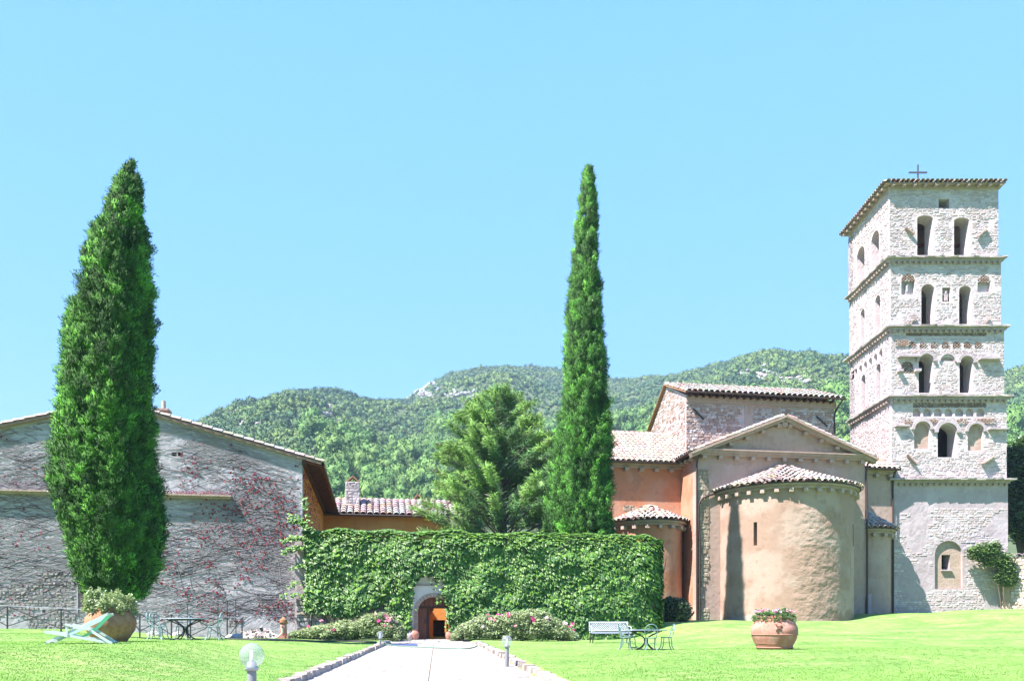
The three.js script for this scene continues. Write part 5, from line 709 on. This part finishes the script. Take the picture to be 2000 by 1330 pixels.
  rocks.forEach(([px, py, w2, h, n], j) => { for (let i = 0; i < n * 2.2; i++) { const v = hit(px + (r() - .5) * w2, py + (r() - .5) * h); if (!v) continue; const d = -v.z, sz = d / FOC * (3.5 + 6 * r()); q.setFromEuler(new THREE.Euler(r(), r() * 6, r())); rl[j % 3].push([TRS(v.add(V(0, .6, 0)), q.clone(), V(sz * 1.3, sz * .8, sz)), rgb(.85 + .3 * r(), .85 + .3 * r(), .85 + .3 * r())]); } });
  { const f = thing('rock_outcrops', 'pale limestone outcrops showing through the mountain wood'); f.userData.kind = 'stuff'; rl.forEach((l, i) => instanced(f, 'boulders', RG[i], rockMat, l, 'stuff')); }
}
// ---------- lamps ----------
function lamp(label, px, pyc, dia, D = .26) {
  const d = FOC * D / dia, c = at(px, pyc, d), g = groundY(c.x, d), root = thing('garden_lamp', label, 'lamp', 'globe lamps along the path', V(c.x, g, -d)), h = c.y - g, R = D / 2;
  mesh(root, 'post', std({ color: rgb(.20, .21, .22), roughness: .6 }), lathe([[.0, -.1], [.048, -.1], [.048, h - R - .02], [0, h - R - .02]], 20));
  const grey = std({ color: rgb(.34, .36, .38), roughness: .5 }); mesh(root, 'collar', grey, lathe([[0, h - R - .03], [.068, h - R - .03], [.07, h - R * .93], [.05, h - R * .92], [.045, h - R * .5], [0, h - R * .5]], 24));
  const gl = mesh(root, 'globe', M.glass, new THREE.SphereGeometry(R, 40, 24).translate(0, h, 0)); void gl;
  const bw = std({ color: rgb(.85, .85, .83), roughness: .3 }); const bu = mesh(root, 'bulb', bw, lathe([[0, h - R * .5], [.022, h - R * .5], [.02, h - R * .22], [0, h - R * .2]], 12)); for (const [x, z] of [[-.011, 0], [.011, .006]]) mesh(bu, 'tube', bw, lathe([[0, 0], [.009, 0], [.009, .075], [.005, .082], [0, .083]], 10).translate(x, h - R * .22, z));
}
lamp('large clear globe lamp on grey post in the lawn at the front', 491, 1280, 48);
lamp('globe lamp on dark post beside the right kerb', 990, 1251.5, 21);
lamp('smallest globe lamp, before the roses at the far end of the left kerb', 742, 1239.5, 13.5);
// ---------- big clay pots ----------
function pot(name, label, px, d, mat, prof, bands, star) { const b = onGround(px, d), root = thing(name, label, 'flower pot', null, b.clone().setY(b.y - .02)); const W = prof; mesh(root, 'body', mat, lathe(W, 56)); mesh(root, 'rim', mat, lathe(star.rim, 56)); for (const [R, y] of bands) mesh(root, 'band', mat, new THREE.TorusGeometry(R, .018, 8, 56).rotateX(Math.PI / 2).translate(0, y, 0)); mesh(root, 'soil', std({ color: rgb(.05, .035, .025) }), new THREE.CircleGeometry(star.rim[0][0] - .02, 32).rotateX(-Math.PI / 2).translate(0, star.soil, 0)); return root; }
let rightPot, leftPot;
{ const k = 22 / FOC, H = 66 * k, R = 44.5 * k; // heights in parts of H
  rightPot = pot('terracotta_pot', 'round pink terracotta pot with raised emblem, standing alone on the right lawn', 1513, 22, M.terracotta, [[0, 0], [R * .70, 0], [R * .74, .03 * H], [R * .80, .16 * H], [R * .93, .32 * H], [R, .52 * H], [R * .985, .66 * H], [R * .88, .82 * H], [R * .74, .92 * H]], [[R * .82, .21 * H], [R * .975, .46 * H], [R * .77, .08 * H]], { rim: [[R * .66, .90 * H], [R * .74, .91 * H], [R * .76, .95 * H], [R * .75, 1.0 * H], [R * .70, 1.01 * H], [R * .66, .97 * H]], soil: .97 * H });
  const s = new THREE.Shape(); for (let i = 0; i < 8; i++) { const a = i * Math.PI / 4 + .78, q = i % 2 ? .035 : .12; s[i ? 'lineTo' : 'moveTo'](Math.cos(a) * q, Math.sin(a) * q * .9); } const e = mesh(rightPot, 'emblem', std({ color: rgb(.16, .075, .045) }), boxUV(new THREE.ExtrudeGeometry(s, { depth: .05, bevelEnabled: false }))); e.position.set(-R * .12, .66 * H, R * .955); e.rotation.x = -.15;
  const d2 = 18.4, k2 = d2 / FOC, H2 = 65 * k2, R2 = 47 * k2;
  leftPot = pot('terracotta_pot', 'huge ochre clay pot with leafy plant behind the deck chair', 215, d2, M.terraold, [[0, 0], [R2 * .58, 0], [R2 * .62, .04 * H2], [R2 * .74, .16 * H2], [R2 * .93, .38 * H2], [R2, .58 * H2], [R2 * .96, .74 * H2], [R2 * .82, .90 * H2], [R2 * .70, .96 * H2]], [[R2 * .64, .075 * H2]], { rim: [[R2 * .64, .95 * H2], [R2 * .70, .95 * H2], [R2 * .73, .98 * H2], [R2 * .72, 1.02 * H2], [R2 * .66, 1.02 * H2], [R2 * .64, .97 * H2]], soil: .98 * H2 });
  const plant = (name, label, p, R, y, n, seed, c, leafL, hgt, flowers) => { const root = thing(name, label, 'potted plant', null, p.clone().setY(p.y + y)), r = RNG(seed), list = [], st = [], q = new THREE.Quaternion(); for (let i = 0; i < n; i++) { const a = r() * 6.28, rr = R * (.25 + 1.0 * Math.sqrt(r())), h = hgt * (.15 + .95 * r()) * (.45 + .9 * fbm(a * 1.6 + 20, seed, 0, 2, seed)) * (1.15 - .35 * rr / R / 1.25) - (rr > R * 1.05 ? .12 : 0); q.setFromEuler(new THREE.Euler(r() - .5, r() * 6.28, r() - .5)); const k = .75 + .6 * r(); list.push([TRS(V(Math.cos(a) * rr, h, Math.sin(a) * rr), q.clone(), .8 + .5 * r()), rgb(c[0] * k, c[1] * k, c[2] * k)]); if (i % 9 === 0) st.push(tube([V(Math.cos(a) * rr * .4, -.02, Math.sin(a) * rr * .4), V(Math.cos(a) * rr * .7, h * .7, Math.sin(a) * rr * .7), V(Math.cos(a) * rr, h, Math.sin(a) * rr)], .006, 6, 4)); }
    instanced(root, 'foliage', leafCluster(seed + 1, 12, leafL * 1.6, leafL), M.leaf, list); mesh(root, 'stem', std({ color: rgb(.10, .14, .05) }), ...st);
    const bl = (() => { const q2 = []; for (let k = 0; k < 14; k++) { const a = k * 2.4, e = .2 + (k % 5) * .28, d = V(Math.cos(a) * Math.cos(e), Math.sin(e), Math.sin(a) * Math.cos(e)), s = V(-Math.sin(a), 0, Math.cos(a)).multiplyScalar(.28), o = d.clone().multiplyScalar(.25); q2.push([o.clone().sub(s.clone().multiplyScalar(.4)), d.clone().multiplyScalar(.5).sub(s), d.clone().multiplyScalar(.62), d.clone().multiplyScalar(.5).add(s)]); } return quads(q2); })();
    for (let i = 0; i < flowers; i++) { const a = r() * 6.28, rr = R * (.3 + .95 * Math.sqrt(r())), o = shade(new THREE.Mesh(bl, [M.petal, M.petal2, M.petal3, M.petal3][i % 4])); o.name = 'flower'; o.position.set(Math.cos(a) * rr, hgt * (1.0 - .35 * rr / R + .15 * r()), Math.sin(a) * rr); o.rotation.set(r(), r() * 6, r()); o.scale.setScalar(.06 + .03 * r()); root.add(o); } };
  plant('geranium_plant', 'pink and white flowering geranium growing in the right pot', rightPot.position, R * .74, H * .97, 260, 1001, [.10, .20, .05], .055, .2, 46);
  plant('leafy_plant', 'pale green leafy plant growing in the left pot', leftPot.position, R2 * .80, H2 * .98, 170, 1003, [.24, .32, .13], .075, .36, 0);
}
// ---------- amphora jars at the gate ----------
function jar(label, px, py, hpx, z, mat, lean) { const [x, y] = G.at(px, py, z), w = G.world(x, y, z), h = hpx / FOC * -w.z, root = thing('clay_jar', label, 'jar', null, w); mesh(root, 'body', mat, lathe([[0, 0], [.13 * h / .5, 0], [.17 * h / .5, .12 * h], [.215 * h / .5, .45 * h], [.20 * h / .5, .66 * h], [.13 * h / .5, .86 * h]], 24)); mesh(root, 'neck', mat, lathe([[.12 * h / .5, .85 * h], [.125 * h / .5, .86 * h], [.115 * h / .5, .94 * h], [.15 * h / .5, h], [.13 * h / .5, h], [.10 * h / .5, .93 * h]], 24)); root.rotation.z = lean; return root; }
jar('pink clay jar standing left of the gate opening', 811, 1248.5, 19.5, .42, M.terracotta, .08);
jar('grey stone jar at the foot of the left gate surround', 800.5, 1249, 17, .40, M.greyplaster, 0);
jar('pink clay jar standing right of the gate opening', 876.5, 1249, 16.5, .42, M.terracotta, -.05);
// ---------- wrought-iron furniture ----------
const PAINT = std({ color: rgb(.17, .26, .27), roughness: .45, metalness: .2 }), TOP = std({ color: rgb(.26, .31, .40), roughness: .4, metalness: .2 });
function makeChair() {
  const c = thing('iron_chair'); c.userData.category = 'chair'; const R = .016, sh = .45;
  const loop = []; for (let i = 0; i <= 16; i++) { const a = -.55 + (Math.PI + 1.1) * i / 16; loop.push(V(.225 * Math.cos(a) * 1.02, .69 + .24 * Math.sin(a), -.2 - .055 * (Math.sin(a) + .5))); }
  mesh(c, 'seat', PAINT, lathe([[0, sh + .012], [.2, sh + .012], [.215, sh], [.2, sh - .02], [0, sh - .02]], 28));
  mesh(c, 'back_hoop', PAINT, tube([V(-.19, sh, -.13), ...loop.slice().reverse(), V(.19, sh, -.13)], R, 60, 6));
  for (const s of [-1, 1]) { const sp = []; for (let i = 0; i <= 16; i++) { const a = i / 16 * 7.5, q = .085 * (1 - i / 20); sp.push(V(s * (.09 - q * Math.cos(a)), .72 + q * Math.sin(a), -.21)); } mesh(c, 'scroll', PAINT, tube(sp, .010, 40, 5)); }
  mesh(c, 'back_rail', PAINT, tube([V(-.215, .62, -.18), V(0, .60, -.19), V(.215, .62, -.18)], .010, 10, 5));
  for (const [x, z] of [[-1, 1], [1, 1], [-1, -1], [1, -1]]) mesh(c, 'leg', PAINT, tube([V(.15 * x, sh - .02, .13 * z), V(.17 * x, .28, .15 * z), V(.16 * x, .12, .17 * z), V(.21 * x, .0, .24 * z)], R, 16, 6));
  mesh(c, 'stretcher', PAINT, new THREE.TorusGeometry(.16, .009, 6, 28).rotateX(Math.PI / 2).translate(0, .25, 0));
  return c;
}
const chair0 = makeChair(); let chairs = 0;
function placeChair(px, d, turn, label, group) { let c = chair0; if (chairs++) { c = chair0.clone(); c.name = numbered('iron_chair'); scene.add(c); } c.userData = { label, category: 'chair', group }; c.position.copy(onGround(px, d)); c.rotation.y = turn; return c; }
function makeTable(label, px, d, w, dep) {
  const t = thing('iron_table', label, 'table', null, onGround(px, d)), o = new THREE.Shape(); for (let i = 0; i < 48; i++) { const a = i / 48 * 6.2832, k = Math.pow(Math.abs(Math.cos(a)), .6) * Math.sign(Math.cos(a)), s = Math.pow(Math.abs(Math.sin(a)), .6) * Math.sign(Math.sin(a)); o[i ? 'lineTo' : 'moveTo'](k * w / 2, s * dep / 2); }
  mesh(t, 'tabletop', TOP, boxUV(new THREE.ExtrudeGeometry(o, { depth: .02, bevelEnabled: true, bevelSize: .01, bevelThickness: .008, bevelSegments: 2 }).rotateX(-Math.PI / 2).translate(0, .71, 0)));
  mesh(t, 'apron', M.iron, span(-w * .3, w * .3, .66, .70, -dep * .3, dep * .3));
  for (const [x, z] of [[-1, 1], [1, 1], [-1, -1], [1, -1]]) mesh(t, 'leg', M.iron, tube([V(.36 * w * x, .69, .32 * dep * z), V(.26 * w * x, .62, .2 * dep * z), V(.06 * x, .42, .05 * z), V(.05 * x, .26, .05 * z), V(.16 * x, .1, .14 * z), V(.34 * x, .0, .3 * z), V(.38 * x, .02, .33 * z)], .02, 30, 6));
  mesh(t, 'collar', M.iron, lathe([[0, .3], [.075, .3], [.085, .34], [.075, .38], [0, .38]], 16)); return t;
}
const RG_ = 'garden chairs around the right table', LG = 'garden chairs around the left table';
makeTable('oblong iron garden table on the right lawn near the bench', 1262, 30, 1.5, .85); makeTable('oblong iron garden table on the left lawn before the railing', 361, 27.6, 1.45, .85);
placeChair(1222, 29.7, 1.35, 'iron hoop-back chair at the left end of the right table, nearest the viewer', RG_);
placeChair(1271, 29.2, 3.1, 'iron hoop-back chair with its back to the viewer before the right table', RG_);
placeChair(1302, 30.2, -1.5, 'iron hoop-back chair at the right end of the right table, seen side on', RG_);
placeChair(1229, 30.9, .7, 'iron hoop-back chair at the left end of the right table, on the bench side', RG_);
placeChair(312, 27.1, 1.3, 'iron hoop-back chair at the left end of the left table, nearest the viewer', LG);
placeChair(304, 28.0, 1.65, 'outermost iron hoop-back chair left of the left table', LG);
placeChair(355, 28.9, .1, 'iron hoop-back chair behind the left table, facing the viewer', LG);
placeChair(417, 27.3, -1.5, 'iron hoop-back chair at the right end of the left table', LG);
{ // bench of white lattice before the ivy
  const b = thing('garden_bench', 'white iron bench with lattice back before the ivy wall', 'bench', null, onGround(1192, 33)); b.rotation.y = .12; const W = 1.62, white = std({ color: rgb(.62, .64, .68), roughness: .45 }), blue = std({ color: rgb(.36, .38, .50), roughness: .45 });
  mesh(b, 'seat', blue, ...[0, 1, 2, 3].map((i) => box(W, .03, .09, 0, .43, -.16 + i * .115)), box(W, .06, .03, 0, .41, .245));
  mesh(b, 'back_frame', white, box(W, .04, .03, 0, .84, -.3), box(W, .035, .03, 0, .5, -.24), box(.035, .38, .03, -W / 2 + .02, .67, -.27), box(.035, .38, .03, W / 2 - .02, .67, -.27));
  const la = []; for (let i = -8; i < 32; i++) for (const s of [-1, 1]) { const x0 = -W / 2 + i * .08, x1 = x0 + s * .0; void x1; const p0 = V(s > 0 ? x0 : x0 + .32, .51, -.24), p1 = V(s > 0 ? x0 + .32 : x0, .83, -.298); const c0 = clamp(p0.x, -W / 2, W / 2), c1 = clamp(p1.x, -W / 2, W / 2); if (Math.abs(c0 - c1) < .05) continue; const f = (c) => p0.clone().lerp(p1, (c - p0.x) / (p1.x - p0.x)); la.push(bar(f(c0), f(c1), .014, .012)); } mesh(b, 'lattice', white, ...la);
  for (const s of [-1, 1]) { mesh(b, 'leg', M.iron, tube([V(s * (W / 2 - .05), .42, .22), V(s * (W / 2 - .05), .25, .25), V(s * (W / 2 - .05), .0, .2)], .022, 12, 6)); mesh(b, 'leg', M.iron, tube([V(s * (W / 2 - .05), .5, -.24), V(s * (W / 2 - .05), .25, -.2), V(s * (W / 2 - .05), .0, -.32)], .022, 12, 6)); mesh(b, 'armrest', white, tube([V(s * W / 2, .44, .25), V(s * W / 2, .60, .24), V(s * W / 2, .66, .1), V(s * W / 2, .66, -.26)], .018, 16, 6)); }
}
{ // striped-frame deck chair with turquoise sling
  const d = 17, base = onGround(158, d), c = thing('deck_chair', 'white wooden deck chair with turquoise sling before the left pot', 'deck chair', null, base); c.rotation.y = .26; const wood = std({ color: rgb(.54, .58, .58), roughness: .5 }), cloth = new THREE.MeshPhysicalMaterial({ color: rgb(.05, .36, .22), roughness: .9, transmission: .35, thickness: 0 }), w = .27;
  const B = (n, p, q, z, s = .05) => mesh(c, n, wood, bar(V(p[0], p[1], z), V(q[0], q[1], z), .032, s));
  for (const z of [-w, w]) { B('long_rail', [-.60, .02], [.56, .62], z * .92); B('lower_rail', [-.62, .25], [.60, .02], z); B('armrest', [-.24, .40], [.22, .29], z * 1.1, .04); B('arm_support', [-.20, .39], [-.22, .14], z * 1.05); B('rear_strut', [.18, .31], [.63, .0], z * 1.05); }
  const X = (n, x, y, l) => mesh(c, n, wood, tube([V(x, y, -l), V(x, y, 0), V(x, y, l)], .016, 3, 8)); X('cross_bar', -.60, .03, w); X('cross_bar', .55, .61, w); X('cross_bar', -.61, .25, w); X('cross_bar', .60, .03, w); X('cross_bar', .1, .1, w);
  const cv = new THREE.CatmullRomCurve3([V(.56, .63, 0), V(.42, .47, 0), V(.22, .26, 0), V(.02, .15, 0), V(-.18, .14, 0), V(-.4, .19, 0), V(-.62, .27, 0)]), P = [], I = [], U = []; for (let i = 0; i <= 30; i++) { const p = cv.getPoint(i / 30); for (let j = 0; j <= 6; j++) { const z = lerp(-w * .86, w * .86, j / 6); P.push(p.x, p.y - .012 * (1 - ((j - 3) / 3) ** 2), z); U.push(i / 10, z); } } for (let i = 0; i < 30; i++) for (let j = 0; j < 6; j++) { const a = i * 7 + j; I.push(a, a + 1, a + 7, a + 1, a + 8, a + 7); } const g = new THREE.BufferGeometry(); g.setAttribute('position', new THREE.Float32BufferAttribute(P, 3)); g.setAttribute('uv', new THREE.Float32BufferAttribute(U, 2)); g.setIndex(I); g.computeVertexNormals(); mesh(c, 'sling', cloth, g);
}
// ---------- railings ----------
function railing(label, pts, d0, d1, brace, extra) { // pts: [px, py of the top, py of the foot]
  const dAt = (px) => lerp(d0, d1, (px - pts[0][0]) / (pts[pts.length - 1][0] - pts[0][0])), root = thing('iron_railing', label, 'railing', null, onGround(pts[0][0], d0)), o = root.position, p = pts.map(([px, a, b]) => [at(px, a, dAt(px)).sub(o), at(px, b, dAt(px)).sub(o)]), steel = M.iron;
  for (const [a, b] of p) mesh(root, 'post', steel, bar(b.clone().add(V(0, -.25, 0)), a, pts[0][1] < 1181 || pts.length < 4 ? .03 : .045));
  const pale = std({ color: pts.length < 4 ? rgb(.16, .17, .19) : rgb(.30, .32, .37), roughness: .5, metalness: .3 });
  for (let i = 0; i < p.length - 1; i++) { mesh(root, 'top_rail', pale, bar(p[i][0].clone().add(V(0, .02, 0)), p[i + 1][0].clone().add(V(0, .02, 0)), pts.length < 4 ? .03 : .05, .03)); if (brace[i] & 1) mesh(root, 'brace', steel, bar(p[i][0], p[i + 1][1], .03)); if (brace[i] & 2) mesh(root, 'brace', steel, bar(p[i][1], p[i + 1][0], .03)); }
  if (extra) extra(root, o);
}
railing('dark iron railing with crossed braces before the door on the far left', [[-60, 1181, 1222], [13, 1184, 1223], [118, 1189, 1228], [225, 1194, 1233]], 33.5, 32.5, [3, 3, 3]);
railing('iron railing with crossed braces behind the left table', [[245, 1196, 1232], [272, 1198, 1233], [334, 1200, 1240], [371, 1203, 1242], [443, 1206, 1247], [472, 1207, 1242]], 33, 33.5, [3, 3, 1, 3, 2]);
railing('thin sloping handrail climbing along the creeper wall', [[300, 1197, 1236], [365, 1180, 1238], [425, 1163, 1240]], 35.5, 36, [0, 0]); railing('second sloping handrail with tall post left of the hydrant', [[365, 1195, 1240], [443, 1173, 1247], [460, 1170, 1246]], 34.2, 34.6, [0, 0]);
// ---------- hydrant, hoses, stones ----------
{ const d = 35.2, b = onGround(553, d), h = thing('water_post', 'red-brown garden water post on a square base by the wall', 'water post', null, b), H = 42 / FOC * d; mesh(h, 'base', M.terracotta, box(.52, .14, .45, 0, .05, 0)); mesh(h, 'column', M.terracotta, lathe([[0, .1], [.155, .1], [.135, H * .72], [0, H * .72]], 14)); mesh(h, 'cap', M.terraold, lathe([[0, H * .70], [.17, H * .70], [.175, H * .78], [.14, H * .80], [.16, H * .83], [.15, H * .88], [.07, H * .95], [.06, H * .99], [0, H]], 18)); mesh(h, 'tap', M.iron, tube([V(0, H * .55, .13), V(0, H * .55, .24), V(.01, H * .5, .27)], .025, 8, 6));
  const o = thing('garden_hose', 'green hose hanging from the water post to the lawn edge', 'hose', null, b); const hose = std({ color: rgb(.10, .20, .15), roughness: .5 }); mesh(o, 'hose', std({ color: rgb(.40, .48, .42), roughness: .5 }), tube([V(.01, H * .5, .28), V(.03, H * .3, .31), V(0, .2, .36), V(-.2, .03, .45), V(-.4, .02, .5)], .03, 24, 6));
  const gp = (px, py, lift = .02) => { let lo = 12, hi = 42; for (let i = 0; i < 40; i++) { const m = (lo + hi) / 2, x = (px - PX) / FOC * m; const s = EYE + (PY - py) / FOC * m; if (s > Math.max(groundY(x, m), inPath(x, m) ? pathY(m) + .02 : -9)) lo = m; else hi = m; } return at(px, py, lo).add(V(0, lift, 0)); };
  const o2 = thing('garden_hose', 'thin dark tube lying along the far edge of the left lawn', 'hose'); mesh(o2, 'hose', M.iron, tube([[440, 1249], [500, 1251], [560, 1252.5], [620, 1253.5], [680, 1253.5], [735, 1255]].map(([x, y]) => gp(x, y)), .04, 60, 6));  // thin dark tube run along the far edge of the lawn
  const o3 = thing('garden_hose', 'thin green hose lying across the end of the path', 'hose'); mesh(o3, 'hose', hose, tube([[745, 1257], [770, 1262], [800, 1264], [830, 1265], [870, 1267], [905, 1268], [922, 1266], [932, 1262]].map(([x, y]) => gp(x, y)), .022, 60, 6));
  const o4 = thing('step_shade', 'dark blue strip painted as the shaded side of a step before the gate', 'mat'); const q = [[760, 1257], [762, 1260], [815, 1262], [815, 1259.5]].map(([x, y]) => gp(x, y, .03)); mesh(o4, 'mat', std({ color: rgb(.05, .07, .20), roughness: .9 }), slab([q[0], q[1], q[2], q[3]], .025));  // dark blue strip, the shaded side of a step put into its colour
  const r = RNG(1101), rk = (px, py, s, lab) => { const g = new THREE.IcosahedronGeometry(.5, 2), p = g.attributes.position; for (let i = 0; i < p.count; i++) { const x = p.getX(i), y = p.getY(i), z = p.getZ(i), f = .75 + .45 * fbm(x * 3 + px, y * 3 + z * 2, 0, 3, 5); p.setXYZ(i, x * f * 1.5, y * f * .75, z * f); } const c = gp(px, py, s * .15); const m = mesh(scene, 'field_stone', std({ color: rgb(.46, .44, .42), map: grainMap, bumpMap: grainBump, bumpScale: .04 }), boxUV(g)); m.position.copy(c); m.scale.setScalar(s); m.rotation.y = r() * 6; tag(m, lab, 'stone'); };
  rk(448, 1247, .34, 'whitish stone at the foot of the tall railing post'); rk(462, 1247.5, .42, 'pale flat stone at the right end of the left railing'); rk(575, 1244, .6, 'blue-grey stone right of the water post'); rk(300, 1242, .45, 'pale stone under the left end of the left table'); rk(385, 1243, .5, 'pale stone under the right half of the left table'); rk(345, 1242.5, .45, 'pale stone under the middle of the left table');
  { // dry scree and dead creeper at the wall foot
    const rr = RNG(1107), list = [], g0 = stoneGeo(rr, [1, 1, 1], .4); for (let i = 0; i < 420; i++) { const px = lerp(446, 545, rr()), d2 = lerp(35.5, 39.6, rr()), p = onGround(px, d2); const t = sstep(px, 440, 500) * (1 - sstep(px, 520, 550)); p.y += rr() * rr() * (d2 - 35.5) * .16 * t; const k = .6 + .7 * rr(), s = .05 + .12 * rr(); list.push([TRS(p, new THREE.Quaternion().setFromEuler(new THREE.Euler(rr() * 6, rr() * 6, rr() * 6)), V(s * 1.5, s, s)), rgb(.42 * k, .36 * k, .33 * k)]); } tag(instanced(scene, 'scree', g0, std({ color: rgb(1, 1, 1), map: grainMap, vertexColors: true }), list, 'stuff'), 'loose rubble and dry litter heaped at the creeper wall foot'); }
}
renderer.render(scene, camera);
